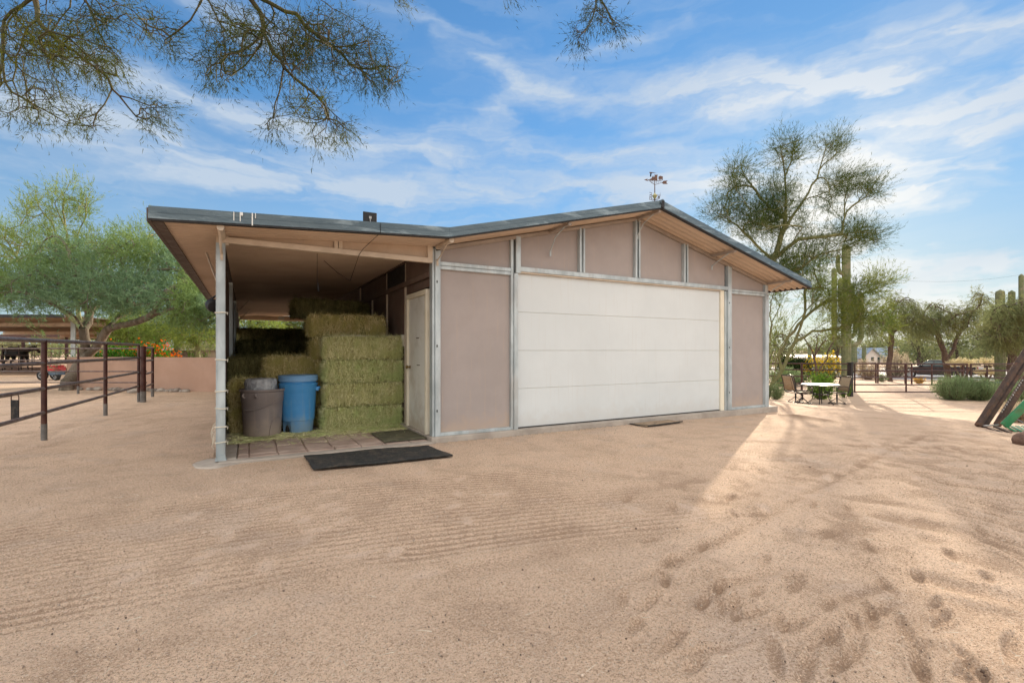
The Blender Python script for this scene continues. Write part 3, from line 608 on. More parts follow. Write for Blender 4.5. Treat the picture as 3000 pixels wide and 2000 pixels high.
# raking top rails under the roof
def rake(u0, u1, dz, h=.055, y=-.02, mt='galv_dark'):
    b = MB(); b.bar((u0, y, roofz(u0)-dz), (u1, y, roofz(u1)-dz), .05, h); return b.part('top_rail', M[mt], gar)
rake(.02, RIDGE, .185); rake(RIDGE, 7.72, .185)
# lean-to header: top chord, panels, tapering lower chord
b = MB(); b.bar((UL+.03, 0, 2.632), (-.03, 0, 2.772), .06, .055); b.part('header_chord', M['cream_steel'], gar, .003)
b = MB(); b.bar((UL+.03, -.012, 2.530), (-.03, -.012, 2.515), .07, .068); b.part('header_chord', M['cream_steel'], gar, .003)
for u0, u1 in ((-2.555, -1.36), (-1.25, -.09)):
    zt = lambda u: 2.632+(u+2.59)*.0547-.027
    b = MB(); b.prism([(u0, 2.56), (u1, 2.55), (u1, zt(u1)), (u0, zt(u0))], .0, .03); b.part('header_panel', M['soffit'], gar)
b = MB(); b.box(-1.358, -1.312, -.04, .03, 2.55, 2.69); b.box(-1.302, -1.256, -.04, .03, 2.55, 2.695); b.part('header_stud', M['cream_steel'], gar)
b = MB(); b.box(-.10, -.026, -.045, .03, 2.50, 2.76); b.part('header_stud', M['cream_steel'], gar, .003)
b = MB(); b.box(-2.665, -2.54, -.03, .05, 2.47, 2.655); b.part('header_bracket', M['cream_steel'], gar, .004)
# lean-to posts down the left side
def lpost(v, first=False):
    b = MB(); hw = .047
    b.box(UL-hw+.0, UL-hw+.008, v-.05, v+.05, -.06, 2.49); b.box(UL+hw-.008, UL+hw, v-.05, v+.05, -.06, 2.49); b.box(UL-hw+.008, UL+hw-.008, v-.040, v+.03, -.06, 2.49)
    p = b.part('lean_to_post', M['galv'], gar, .002)
    return p
p0 = lpost(0, True)
b = MB(); b.box(UL-.055, UL+.06, -.065, .06, -.052, -.035); b.box(UL-.03, UL+.05, -.062, -.045, -.035, .01); b.part('base_plate', M['galv'], p0)
for z in (.16, .335, .555, .76, 1.12, 1.67):
    b = MB()
    for zz in (0, .006):
        pts = []
        for k in range(17):
            a = 2*PI*k/16; cx, sy = math.cos(a), math.sin(a); q = max(abs(cx), abs(sy)); pts.append((UL+.056*cx/q, .058*sy/q, z+zz+.006*math.sin(a*1+z*9)))
        b.tube(pts, .0035, 5)
    b.tube([(UL+.056, -.05, z), (UL+.075, -.065, z+.012), (UL+.07, -.07, z-.02)], .003, 5); b.part('tie_wire', M['twine'], p0)
for v in (3.8, 7.6, 11.4, 15.12): lpost(v)
# side wall panels of the lean-to and its eave beam
for v0, v1 in ((.06, 3.74), (3.86, 7.54), (7.66, 11.34), (11.46, 15.06)):
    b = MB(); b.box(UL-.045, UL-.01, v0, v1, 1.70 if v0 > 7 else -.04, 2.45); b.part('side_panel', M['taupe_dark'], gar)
b = MB(); b.box(UL-.03, UL+.03, .06, LEN, 2.50, 2.57); b.part('eave_beam', M['dark_steel'], gar)
for v in (7.6, 11.4): b = MB(); b.bar((UL+.06, v, 2.2), (UL+.35, v, 2.55), .03, .03); b.part('knee_brace', M['cream_steel'], gar)
# rear opening header
b = MB(); b.box(UL+.05, 0, LEN-.05, LEN+.02, 2.50, 2.62); b.box(UL+.05, 0, LEN-.07, LEN+.04, 2.44, 2.50); b.part('rear_header', M['cream_steel'], gar)
# garage shell: left wall (facing the lean-to), right wall, back wall
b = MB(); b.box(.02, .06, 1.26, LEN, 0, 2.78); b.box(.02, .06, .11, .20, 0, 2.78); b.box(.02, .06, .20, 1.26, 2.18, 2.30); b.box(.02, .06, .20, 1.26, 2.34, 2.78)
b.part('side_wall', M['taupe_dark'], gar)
b = MB(); b.box(7.62, 7.68, .08, LEN, 0, 2.60); b.part('side_wall', M['taupe'], gar)
b = MB(); b.prism([(.06, 0), (7.62, 0), (7.62, ztop(7.62)), (RIDGE, ztop(RIDGE)), (.06, ztop(.06))], LEN-.08, LEN-.03); b.part('rear_wall', M['taupe'], gar)
for v in (1.38, 2.6, 3.82, 5.04): b = MB(); b.box(-.012, .018, v, v+.035, 0, 2.30); b.part('wall_stud', M['cream_steel'], gar)
for v in (1.34, 2.58, 5.04): b = MB(); b.box(-.012, .018, v, v+.035, 2.385, 2.70); b.part('wall_stud', M['cream_steel'], gar)
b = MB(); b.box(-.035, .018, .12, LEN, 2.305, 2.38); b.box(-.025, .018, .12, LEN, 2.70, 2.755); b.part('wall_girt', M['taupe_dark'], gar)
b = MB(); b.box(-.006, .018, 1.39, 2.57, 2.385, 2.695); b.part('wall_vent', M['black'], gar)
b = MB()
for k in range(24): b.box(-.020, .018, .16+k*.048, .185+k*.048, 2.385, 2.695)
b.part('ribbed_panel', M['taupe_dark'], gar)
b = MB(); b.box(-.03, .018, 1.50, 1.56, 1.30, 1.50); b.part('switch_box', M['frame_cream'], gar, .004)
b = MB(); b.box(-.08, .018, 1.62, 1.74, .40, .56); b.part('outlet_box', M['galv'], gar, .006)
# side door
sd = MB(); sd.box(-.012, .03, .27, 1.145, -.0, 2.06); sdo = sd.part('side_door', M['side_door'], gar, .003)
b = MB(); b.box(-.045, .018, .205, .265, -.0, 2.14); b.box(-.045, .018, 1.15, 1.215, -.0, 2.14); b.box(-.045, .018, .265, 1.15, 2.065, 2.14); b.part('frame', M['frame_cream'], sdo, .004)
b = MB(); b.box(-.055, .02, .20, 1.22, -.05, -.002); b.part('sill', M['frame_cream'], sdo)
b = MB(); b.lathe([(.028, 0), (.03, .006), (.012, .012), (.012, .035), (.026, .045), (.030, .058), (.022, .070), (.005, .073)], (0, 0, 0), 20)
kn = b.part('door_knob', M['brass'], sdo, world=False); kn.rotation_euler = (0, -PI/2, 0); kn.location = (-.012, 1.085, .965)
for q_ in ((.62, .75, 1.42, 1.435), (.58, .72, 1.00, 1.012)): b = MB(); b.box(-.017, -.0125, *q_); b.part('scuff_mark', M['rust'], sdo)
# overhead door
gd = MB(); gd.box(1.377, 6.186, .0445, .082, .0, 2.46); gdo = gd.part('garage_door', M['frame_cream'], gar)
zz = [.018, .630, 1.235, 1.845, 2.455]
for k in range(4):
    b = MB(); b.box(1.379, 6.184, .034, .044, zz[k], zz[k+1]-.0045); s_ = b.part('door_section', M['door_white'], gdo, .003)
b = MB(); b.box(1.379, 6.184, .026, .044, .002, .017); b.part('weather_strip', M['black'], gdo)
b = MB(); b.box(6.188, 6.298, .005, .07, 0, 2.47); b.part('door_jamb', M['frame_cream'], gar, .003)
b = MB(); b.box(1.377, 6.186, -.02, .07, 2.452, 2.474); b.part('door_stop', M['cream_steel'], gar)
# ---- roof: corrugated sheets whose underside shows, ribs running down the slope
def sheet(u0, z0, u1, z1, v0, v1, name, mt, amp=.012, per=.085, dz=0.0, nu=2):
    nv = int((v1-v0)/per*8); vs = np.linspace(v0, v1, nv); zo = amp*np.tanh(2.2*np.sin(vs*2*PI/per)); V = []
    for k in range(nu):
        f = k/(nu-1); V.append(np.stack([np.full(nv, u0+(u1-u0)*f), vs, z0+(z1-z0)*f+zo+dz], -1))
    V = np.concatenate(V); Q = np.array([[k*nv+i, k*nv+i+1, (k+1)*nv+i+1, (k+1)*nv+i] for k in range(nu-1) for i in range(nv-1)])
    o = put(name, mesh_from(name, V, Q, mt, True), gar); return o
ze = -.135
for (u0, u1) in ((-3.20, 0.0), (0.0, RIDGE), (RIDGE, 8.27)):
    a, c = roofz(u0), roofz(u1)
    sheet(u0, a+ze+.015, u1, c+ze+.015, -OV+.02, LEN+.5, 'roof_underside', M['soffit'], .022, .13)
    sheet(u0, a-.045, u1, c-.045, -OV+.02, LEN+.5, 'roof', M['roof_top'])
# fascia: upper face stepped back over a lower lip
def fasc(u0, u1, e0=0, e1=0):
    a, c = roofz(u0), roofz(u1); y = -OV
    b = MB()
    b.prism([(u0, a-.066), (u1, c-.066), (u1, c), (u0, a)], y-.004, y+.018)
    b.prism([(u0, a-.128), (u1, c-.128), (u1, c-.072), (u0, a-.072)], y-.020, y+.018)
    b.prism([(u0, a-.078), (u1, c-.078), (u1, c-.062), (u0, a-.062)], y+.000, y+.016)
    f_ = b.part('fascia', M['fascia'], gar)
    b = MB(); b.prism([(u0, a-.146), (u1, c-.146), (u1, c-.129), (u0, a-.129)], y-.014, y+.05); b.part('fascia_return', M['black'], f_)
    return f_
f1 = fasc(-3.22, -.001); f2 = fasc(0.001, RIDGE-.001); f3 = fasc(RIDGE+.001, 8.29)
for u, L, wd in ((-2.475, .09, .008), (-2.415, .095, .009), (-2.40, .03, .02), (-2.30, .13, .012), (-2.27, .05, .008)):
    z = roofz(u); b = MB(); b.box(u-wd/2, u+wd/2, -OV-.0235, -OV-.003, z-.01-L, z-.005); b.part('bird_dropping', M['drip'], f1)
# ridge cap rolling over the end
b = MB(); b.tube([(RIDGE, -OV-.03, 3.765), (RIDGE, LEN+.5, 3.765)], .045, 14); b.part('ridge_cap', M['fascia'], gar)
b = MB(); b.box(RIDGE-.035, RIDGE+.035, -OV-.034, -OV-.0215, 3.665, 3.79); b.part('ridge_end', M['black'], gar, .01)
# eave beams along the low edges
b = MB(); b.box(-3.235, -3.20, -OV, LEN+.5, roofz(-3.2)-.155, roofz(-3.2)-.02); b.box(-3.20, -3.10, -OV+.03, LEN+.5, roofz(-3.2)-.150, roofz(-3.2)-.138); b.part('eave_fascia', M['dark_steel'], gar)
b = MB(); b.box(8.25, 8.285, -OV+.02, LEN+.5, roofz(8.28)-.15, roofz(8.28)-.06); b.part('eave_fascia', M['dark_steel'], gar)
# purlins carried out under the overhang, and their struts
for u in (-2.60, .05, 1.98, RIDGE, 5.86, 7.66):
    z = roofz(u)-.165
    b = MB()
    if u in (-2.60, .05): b.tube([(u, -OV+.04, z), (u, .02, z)], .036, 12)
    else: b.box(u-.028, u+.028, -OV+.04, .02, z-.03, z+.012)
    p = b.part('purlin', M['galv_dark'] if u > 1 else M['cream_steel'], gar)
    zb = {-2.60: 2.36, .05: 2.52, 1.98: 2.84, RIDGE: 3.32, 5.86: 2.93, 7.66: 2.42}[u]
    b = MB(); b.tube([(u-.01, -OV+.14, z-.01), (u-.012, -.20, z-.14), (u-.01, -.055, zb), (u-.01, -.05, zb-.05)], .014 if u in (-2.60,) else .0085, 8); b.box(u-.022, u+.006, -.056, -.046, zb-.075, zb+.02)
    b.part('strut', M['cream_steel'] if u < 1 else M['galv'], p)
b = MB(); b.bar((-2.66, .45, 2.05), (-2.80, .60, 2.48), .03, .006); b.part('bracket_strap', M['cream_steel'], gar)
# rear light in the lean-to
t = thing('wall_light', 'small pale square light fixture at the far end of the hay lean-to', 'light fixture', (-1.10, LEN-.10, 2.53))
b = MB(); b.box(-1.22, -.98, LEN-.14, LEN-.08, 2.47, 2.63); b.part('housing', M['frame_cream'], t, .01)
b = MB()
for i in range(5): b.box(-1.20+.045*i, -1.165+.045*i, LEN-.146, LEN-.141, 2.49, 2.61)
b.part('lens', M['galv'], t)
t = thing('flood_light', 'dark floodlight on the outer side of the lean-to post under the eave', 'light fixture', (UL-.12, .35, 1.83))
b = MB(); b.lathe([(.02, 0), (.05, .01), (.075, .05), (.08, .10), (.07, .14), (.05, .145)], (0, 0, 0), 18); q = b.part('lamp_head', M['black'], t, world=False); q.rotation_euler = (rad(110), 0, rad(20)); q.location = (0, 0, -.02)
b = MB(); b.tube([(UL-.12, .35, 1.86), (UL-.05, .35, 1.92)], .012, 6); b.part('arm', M['black'], t)
# hanging wire
cw = MB(); cw.tube([(-.91, -.64, 2.80), (-.912, -.645, 2.68), (-.93, -.60, 2.66), (-1.00, -.10, 2.58), (-1.05, -.06, 2.50), (-1.09, .35, 2.20), (-1.22, .60, 2.34), (-1.38, .75, 2.52)], .0035, 5)
cw.tube([(-1.50, .5, 2.57), (-1.502, .5, 2.20), (-1.49, .5, 2.05)], .003, 5); cw.tube([(-1.488, .5, 2.16), (-1.482, .5, 2.05)], .008, 6)
tag(cw.part('hanging_wire', M['black']), 'thin dark cable dangling from the roof edge into the lean-to', 'cable')
# black panel antenna on the roof
t = thing('panel_antenna', 'flat black square panel antenna standing on the lean-to roof edge', 'antenna', (-1.0, -.5, roofz(-1.0)))
b = MB(); b.box(-1.085, -.915, -.475, -.455, roofz(-1)+.035, roofz(-1)+.155); b.part('panel', M['black'], t, .006)
b = MB(); b.box(-1.03, -.97, -.52, -.44, roofz(-1)-.005, roofz(-1)+.02); b.tube([(-1.0, -.485, roofz(-1)), (-1.0, -.485, roofz(-1)+.09)], .008, 8); b.box(-1.015, -.985, -.492, -.476, roofz(-1)+.07, roofz(-1)+.10); b.part('bracket', M['steel_bare'], t)
# ---- weathervane
vx, vy = RIDGE, -.46; vz = 3.80
t = thing('weathervane', 'small copper weathervane with a steam engine arrow on the garage ridge', 'weathervane', (vx, vy, vz))
b = MB(); b.tube([(vx, vy, vz-.02), (vx, vy, vz+.46)], [.010, .006], 8); b.part('pole', M['copper'], t)
b = MB(); b.lathe([(.006, .06), (.018, .075), (.04, .11), (.045, .125), (.03, .14), (.012, .155), (.007, .175)], (vx, vy, vz), 16); b.part('finial', M['verdigris'], t)
A0 = np.array([vx, vy, vz]); R3 = RT
def vp(a, h): return tuple(A0+R3*a+np.array([0, 0, h]))
b = MB()
b.tube([vp(-.12, .40), vp(0, .31), vp(.135, .355)], .004, 6); b.tube([vp(-.12, .40), vp(.12, .375)], .004, 6)
for a in (-.06, -.03, .03, .06): b.tube([vp(a, .385), vp(a, .335)], .003, 5)
def plate(poly, th=.006):
    n = len(poly); off = FW*th/2
    vs = [tuple(np.array(vp(a, h))-off) for a, h in poly]+[tuple(np.array(vp(a, h))+off) for a, h in poly]
    b.add(vs, [tuple(range(n)), tuple(range(2*n-1, n-1, -1))]+[(i, i+n, (i+1) % n+n, (i+1) % n) for i in range(n)])
plate([(-.185, .398), (-.125, .418), (-.13, .40), (-.115, .375)])
plate([(.125, .345), (.15, .38), (.225, .385), (.20, .355), (.225, .325), (.15, .325)])
b.part('arrow', M['copper'], t)
b = MB()
plate([(-.085, .41), (-.05, .43), (-.05, .45), (.0, .45), (.0, .40), (-.03, .385), (-.085, .395)])      # boiler
plate([(0.001, .385), (.045, .385), (.045, .47), (.001, .47)]); plate([(-.01, .472), (.055, .472), (.05, .485), (-.005, .485)])   # cab
plate([(-.083, .452), (-.065, .452), (-.055, .51), (-.09, .51), (-.092, .535), (-.05, .53), (.03, .515), (-.045, .515), (-.078, .505)])   # stack and smoke
plate([(-.035, .452), (-.025, .452), (-.025, .47), (-.035, .47)]); plate([(-.115, .39), (-.088, .41), (-.088, .39)])
for a in (-.07, -.035, .0, .035): b.lathe([(.012, -.002), (.012, .002)], vp(a, .385), 10)
plate([(.065, .41), (.14, .41), (.14, .455), (.12, .46), (.10, .468), (.08, .462), (.065, .45)])   # tender
for a in (.08, .105, .13): plate([(a-.008, .39), (a+.008, .39), (a+.006, .409), (a-.006, .409)])
b.part('engine_figure', M['copper'], t)
b = MB()
for dx, dy in ((1, 0), (-1, 0), (0, 1), (0, -1)):
    b.tube([(vx, vy, vz+.055), (vx+dx*.05, vy+dy*.05, vz+.05), (vx+dx*.10, vy+dy*.10, vz+.085)], .004, 6)
b.part('direction_arm', M['copper'], t)
def letter(ch, px_, py_, ax):
    """letters standing on the four arms"""
    S = {'E': [[(1, 0), (0, 0), (0, 1), (1, 1)], [(0, .5), (.8, .5)]], 'N': [[(0, 0), (0, 1), (1, 0), (1, 1)]], 'S': [[(0, 0), (1, 0), (1, .5), (0, .5), (0, 1), (1, 1)]], 'W': [[(0, 1), (.25, 0), (.5, .7), (.75, 0), (1, 1)]]}[ch]
    for st in S: b.tube([(px_+ax[0]*(u-.5)*.05, py_+ax[1]*(u-.5)*.05, vz+.085+v*.075) for u, v in st], .0045, 5)
b = MB(); letter('E', vx-.10, vy, (-1, 0)); letter('W', vx+.10, vy, (1, 0)); letter('N', vx+.0, vy-.10, (.0, 1)); letter('S', vx, vy+.10, (0, 1)); b.part('letter', M['copper'], t)
# ================================================================== MATS
def mat_obj(corners, z, th, m_, name, label, cat_, rnd=.0, wav=.006):
    c = np.array(corners, float)[:, :2]; n = 40; k = 14; V = []; rr = np.random.default_rng(len(label))
    for j in range(k+1):
        for i in range(n+1):
            u, v = i/n, j/k; p = (c[0]*(1-u)+c[1]*u)*(1-v)+(c[3]*(1-u)+c[2]*u)*v
            zz = z+wav*math.sin(u*9+v*3)+wav*.7*math.sin(u*3-v*7)+rr.uniform(-.0015, .0015)
            if name == 'rubber_mat': zz = max(zz, g(*p)+.012)
            V.append((p[0]+rr.uniform(-.004, .004), p[1]+rr.uniform(-.004, .004), zz+th))
    Fs = [(j*(n+1)+i, j*(n+1)+i+1, (j+1)*(n+1)+i+1, (j+1)*(n+1)+i) for j in range(k) for i in range(n)]
    o = put(name, mesh_from(name, V, Fs, m_, True)); md = o.modifiers.new('thick', 'SOLIDIFY'); md.thickness = th; md.offset = -1
    return tag(o, label, cat_)
mat_obj([(-1.72, -1.0), (-.14, -1.10), (-.20, -.36), (-1.74, -.22)], -.062, .018, M['rubber'], 'rubber_mat', 'long black rubber mat on the sand in front of the paved patio', 'mat')
mat_obj([(-.68, .08), (-.065, .10), (-.075, .96), (-.69, .90)], -.038, .012, M['mat_green'], 'door_mat', 'dusty olive floor mat on the pavers at the side door', 'mat', wav=.001)
mt = mat_obj([(3.62, -.50), (4.63, -.40), (4.56, -.13), (3.60, -.13)], -.068, .010, M['mat_tan'], 'sandy_mat', 'sand covered doormat with black edge before the white garage door', 'mat', wav=.002)
b = MB(); b.tube([(3.60, -.13, -.062), (3.615, -.36, -.060), (3.68, -.50, -.058), (4.20, -.47, -.058), (4.60, -.41, -.058), (4.64, -.38, -.058)], .010, 6)
o = b.part('rubber_edge', M['rubber'], mt, world=False)
# ================================================================== BINS
def at_floor(px, py, z=-.045):
    d = rays(px, py); t = (z-CAM[2])/d[2]; return CAM+d*t
bx, by = -2.14, 1.60
t = thing('trash_can', 'brown plastic trash can holding a bagged grey bundle beside the post', 'trash can', (bx, by, -.045))
b = MB(); b.lathe([(.235, 0), (.25, .02), (.255, .04), (.275, .43), (.278, .50), (.288, .52), (.295, .66), (.312, .675), (.314, .70), (.300, .705), (.285, .68), (.26, .3), (.24, .05), (.01, .045)], (bx, by, -.045), 48)
body = b.part('body', M['brown_plastic'], t)
b = MB()
# raised swoop and heel arch moulded on the side
for a0, a1, z0, z1 in ((-2.6, -.6, .40, .56),):
    pts = [(bx+.283*math.cos(a0+(a1-a0)*k/12), by+.283*math.sin(a0+(a1-a0)*k/12), -.045+z0+(z1-z0)*(k/12)**2) for k in range(13)]; b.tube(pts, .012, 8)
pts = [(bx+(.262+.03*z)*math.cos(a), by+(.262+.03*z)*math.sin(a), -.045+z) for a, z in ((-1.22, .02), (-1.20, .12), (-1.12, .22), (-.98, .27), (-.8, .29), (-.62, .27))]; b.tube(pts, .009, 8)
b.part('moulding', M['brown_plastic'], body)
b = MB()
for a in (-2.55, -1.9): b.tube([(bx+.30*math.cos(a), by+.30*math.sin(a), .60), (bx+.325*math.cos(a+.02), by+.325*math.sin(a+.02), .57), (bx+.30*math.cos(a+.05), by+.30*math.sin(a+.05), .54)], .014, 8)
b.part('handle', M['brown_plastic'], t)
t2 = MB(); r2 = random.Random(5)
t2.lathe([(.01, -.30), (.20, -.28), (.215, 0), (.215, .09), (.20, .135), (.17, .15), (.01, .155)], (bx-.02, by, .665), 40, lambda a, z: 1+.05*math.sin(4*a+z*9)+.03*math.sin(9*a-z*30)+.02*math.sin(17*a))
tag(t2.part('plastic_bag', M['bag']), 'shiny grey plastic wrapped bundle sticking out of the brown trash can', 'plastic bag')
bx, by = -1.635, 1.70
t = thing('blue_barrel', 'blue plastic barrel with pale blue lid in front of the hay', 'barrel', (bx, by, -.045))
def notch(a, z):
    return 1.0
b = MB(); prof = [(.205, 0), (.215, .02), (.225, .19), (.24, .195), (.262, .60), (.266, .64), (.272, .66), (.278, .72), (.285, .76), (.262, .78), (.258, .85), (.01, .85)]
def nz(a, z):
    d = abs((a-PI*1.17+PI) % (2*PI)-PI); return 1-.30*max(0, 1-d/.42)**.5*(1 if z < .19 else 0) if z < .19 else 1
b.lathe(prof, (bx, by, -.045), 64, nz); bb = b.part('body', M['blue_plastic'], t)
b = MB(); b.lathe([(.255, .80), (.288, .80), (.290, .845), (.286, .850), (.286, .862), (.292, .866), (.292, .882), (.28, .892), (.12, .898), (.01, .899)], (bx, by, -.045), 56); b.part('lid', M['blue_lid'], t)
b = MB(); b.tube([(bx+.258, by-.09, .62), (bx+.30, by-.13, .645), (bx+.305, by-.05, .65), (bx+.275, by+.02, .64)], .017, 8); b.box(bx+.245, bx+.285, by-.13, by-.06, .60, .66); b.part('handle', M['blue_plastic'], t)
b = MB(); b.lathe([(.01, -.02), (.075, -.02), (.08, -.012), (.08, .012), (.075, .02), (.01, .02)], (0, 0, 0), 20); q = b.part('wheel', M['tyre'], t, world=False); q.rotation_euler = (0, PI/2, rad(15)); q.location = (-.165, -.05, .08)
# ================================================================== HAY
def bale_mesh(L, W_, H, seed, straw, sz=1.0, leaf='hay'):
    """a rectangular bale: flaked core plus loose stems all over it; long side along x, front towards -y"""
    rr = np.random.default_rng(seed); nx, ny, nz_ = 34, 12, 12; V = []; Q = []
    def face(o, a, b_, n1, n2):
        st = len(V)
        for j in range(n2+1):
            for i in range(n1+1): V.append(o+a*i/n1+b_*j/n2)
        for j in range(n2):
            for i in range(n1): q = st+j*(n1+1)+i; Q.append((q, q+1, q+n1+2, q+n1+1))
    X_, Y_, Z_ = np.array([L, 0, 0.]), np.array([0, W_, 0.]), np.array([0, 0, H]); O = np.array([-L/2, 0, 0.])
    face(O, X_, Z_, nx, nz_); face(O+Y_, X_, Z_, nx, nz_); face(O, Y_, Z_, ny, nz_); face(O+X_, Y_, Z_, ny, nz_); face(O, X_, Y_, nx, ny); face(O+Z_, X_, Y_, nx, ny)
    V = np.array(V); c = np.array([0, W_/2, H/2]); h = np.array([L/2, W_/2, H/2]); q = (V-c)/h
    rnd = np.sqrt(np.maximum(1-(q**2).sum(1)/3*.0, 0)); e = np.sort(np.abs(q), axis=1); edge = np.clip((e[:, 1]-.62)/.38, 0, 1); V = c+(V-c)*(1-.11*edge[:, None]**2*np.array([[.35, 1, 1.5]]))
    fl = .012*np.sin(V[:, 0]*2*PI/.13+seed)+.010*np.sin(V[:, 0]*2*PI/.31+seed*2); nn = vnoise(V[:, 0]+seed, V[:, 2]+V[:, 1], 9, seed, 2)*.030
    V = V+(q/np.maximum(np.abs(q).max(1, keepdims=True), .01))*((fl+nn)[:, None]*np.array([[.5, .8, .4]]))
    core = mesh_from('hay_core', V, [tuple(f) for f in Q], M['haycore'], False)
    # stems over the surface
    n = straw; f = rr.random(n); P = np.zeros((n, 3)); D = np.zeros((n, 3)); Nn = np.zeros((n, 3)); u, v = rr.random(n), rr.random(n)
    v0_ = v.copy(); v = .06+.88*v
    k = f < .55; P[k] = O+X_*u[k, None]+Z_*v[k, None]; Nn[k] = [0, -1, 0]
    k = (f >= .55) & (f < .72); P[k] = O+Y_*u[k, None]+Z_*v[k, None]; Nn[k] = [-1, 0, 0]
    k = (f >= .72) & (f < .80); P[k] = O+X_+Y_*u[k, None]+Z_*v[k, None]; Nn[k] = [1, 0, 0]
    k = (f >= .80) & (f < .95); P[k] = O+Z_+X_*u[k, None]+Y_*v[k, None]; Nn[k] = [0, 0, 1]
    k = f >= .95; P[k] = O+Y_+X_*u[k, None]+Z_*v[k, None]; Nn[k] = [0, 1, 0]
    tang = rr.normal(size=(n, 3))*np.array([.24, .5, 1.0]); tang -= Nn*(tang*Nn).sum(1, keepdims=True); tang = nrm(tang)
    out = rr.random(n)**3*1.1; D = nrm(tang*(1-.3*out[:, None])+Nn*out[:, None]+.02)
    shrink = np.array([.97, .96, .95]); P = c+(P-c)*shrink+Nn*(.008+.018*rr.random(n))[:, None]+Nn*(np.sin(P[:, 0]*2*PI/.13+seed)*.014)[:, None]-Nn*(.050*np.clip(np.abs((P[:, 2]-H/2)/(H/2))-.7, 0, 1)/.3*(np.abs(Nn[:, 2]) < .5))[:, None]
    Lg = rr.uniform(.04, .15, n)*sz; Lg = np.where(np.abs(Nn[:, 2]) < .5, np.minimum(Lg, 2.0*np.minimum(P[:, 2], H-P[:, 2])/np.maximum(np.abs(D[:, 2]), .35)+.012), Lg); V, Qr = ribbons(P-D*(Lg*.5)[:, None], D, Lg, rr.uniform(.003, .0085, n)*sz, rr.normal(size=(n, 3))*.35, rr, 2)
    return core, (V, Qr)
def make_bale(L, W_, H, seed, straw, leaf, name='hay_bale', sz=1.0, twine=True):
    core, (V, Q) = bale_mesh(L, W_, H, seed, straw, sz)
    nv = len(core.vertices); co = np.zeros(nv*3, np.float32); core.vertices.foreach_get('co', co); co = co.reshape(-1, 3)
    fq = np.array([tuple(p.vertices) for p in core.polygons]); VV = np.concatenate([co, V]); QQ = np.concatenate([fq, Q+nv])
    me = mesh_from('hay_bale', VV, QQ, [M['haycore'], M[leaf]]); mi = np.ones(len(QQ), np.int32); mi[:len(fq)] = 0; me.polygons.foreach_set('material_index', mi); me.update()
    return me
HV = .362
BM = {'front': make_bale(1.24, .46, .366, 3, 15000, 'hay'), 'front2': make_bale(1.24, .46, .366, 8, 15000, 'hay_g'), 'back': make_bale(1.26, .46, .366, 5, 7000, 'hay_b', sz=1.3), 'dark': make_bale(1.24, .5, .366, 11, 4000, 'hay_shade', sz=1.4),
      'end': make_bale(.62, 1.0, .40, 14, 9000, 'hay_b', sz=1.3), 'brown': make_bale(.80, .5, .36, 17, 8000, 'hay_b', sz=1.4)}
def bale(kind, x, y, z, label, rz=0, group=None, rx=0):
    o = put('hay_bale', BM[kind]); o.location = (x, y, z); o.rotation_euler = (rx, 0, rz); tag(o, label, 'hay bale', group); return o
FZ = -.045
r3 = random.Random(9)
lab = ['bottom green hay bale of the front stack, resting on the pavers', 'second hay bale up in the front stack beside the side door', 'third hay bale up in the front stack, under the top one', 'topmost sunlit hay bale of the front stack with loose twine on it']
for k in range(4): bale('front' if k in (1, 3) else 'front2', -.655+r3.uniform(-.025, .02), 1.50+r3.uniform(-.015, .02), FZ+k*.377, lab[k], rad(r3.uniform(-.6, .6)))
GB = 'hay bales stacked in the shade of the lean-to'
for k in range(5):
    bale('back', -.70-.02*k+r3.uniform(-.02, .02), 2.02+r3.uniform(0, .03), FZ+k*.377, 'golden bale in flakes standing just behind and above the front stack' if k == 4 else ['lowest', 'second', 'third', 'fourth'][k]+' bale of the second stack, edge showing left of the front stack', rad(r3.uniform(-1, 1)), GB)
lv = ['floor level', 'second level', 'third level', 'fourth level', 'fifth level', 'top level']
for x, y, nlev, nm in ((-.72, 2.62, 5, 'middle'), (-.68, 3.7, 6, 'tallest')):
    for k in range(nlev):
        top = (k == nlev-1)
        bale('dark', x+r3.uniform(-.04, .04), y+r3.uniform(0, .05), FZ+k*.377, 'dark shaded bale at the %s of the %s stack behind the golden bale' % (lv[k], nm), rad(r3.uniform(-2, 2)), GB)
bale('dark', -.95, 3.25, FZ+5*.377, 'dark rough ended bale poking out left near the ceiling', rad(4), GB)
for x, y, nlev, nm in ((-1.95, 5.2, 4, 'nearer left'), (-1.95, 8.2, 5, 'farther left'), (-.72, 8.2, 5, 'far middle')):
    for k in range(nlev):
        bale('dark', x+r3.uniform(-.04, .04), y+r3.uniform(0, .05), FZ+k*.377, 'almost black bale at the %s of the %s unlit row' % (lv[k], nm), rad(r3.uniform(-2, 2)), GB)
bale('brown', -1.66, 2.12, FZ+.80, 'tilted golden hay bale resting above the blue barrel', rad(6), rx=rad(-3)); bale('brown', -1.62, 2.15, FZ+.40, 'upper shaded bale behind the blue barrel', rad(3), GB); bale('brown', -1.62, 2.15, FZ, 'bottom shaded bale behind the blue barrel', rad(3), GB)
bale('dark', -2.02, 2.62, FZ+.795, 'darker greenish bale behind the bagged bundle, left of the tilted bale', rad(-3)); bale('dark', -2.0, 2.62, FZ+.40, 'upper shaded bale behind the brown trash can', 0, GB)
bale('end', -2.27, 1.95, FZ+.40, 'upper brown curly bale between lean-to post and trash can', rad(-2)); bale('end', -2.25, 1.93, FZ, 'lower brown curly bale between lean-to post and trash can', rad(3))
b = MB()
for k in range(5):
    pts = [(-.86+.34*math.sin(a*.9+k)*.6+.04*k, 1.66+.05*math.cos(a*2+k), FZ+1.515+.012*abs(math.sin(a*2.1+k))) for a in np.linspace(0, 4, 14)]; b.tube(pts, .004, 5)
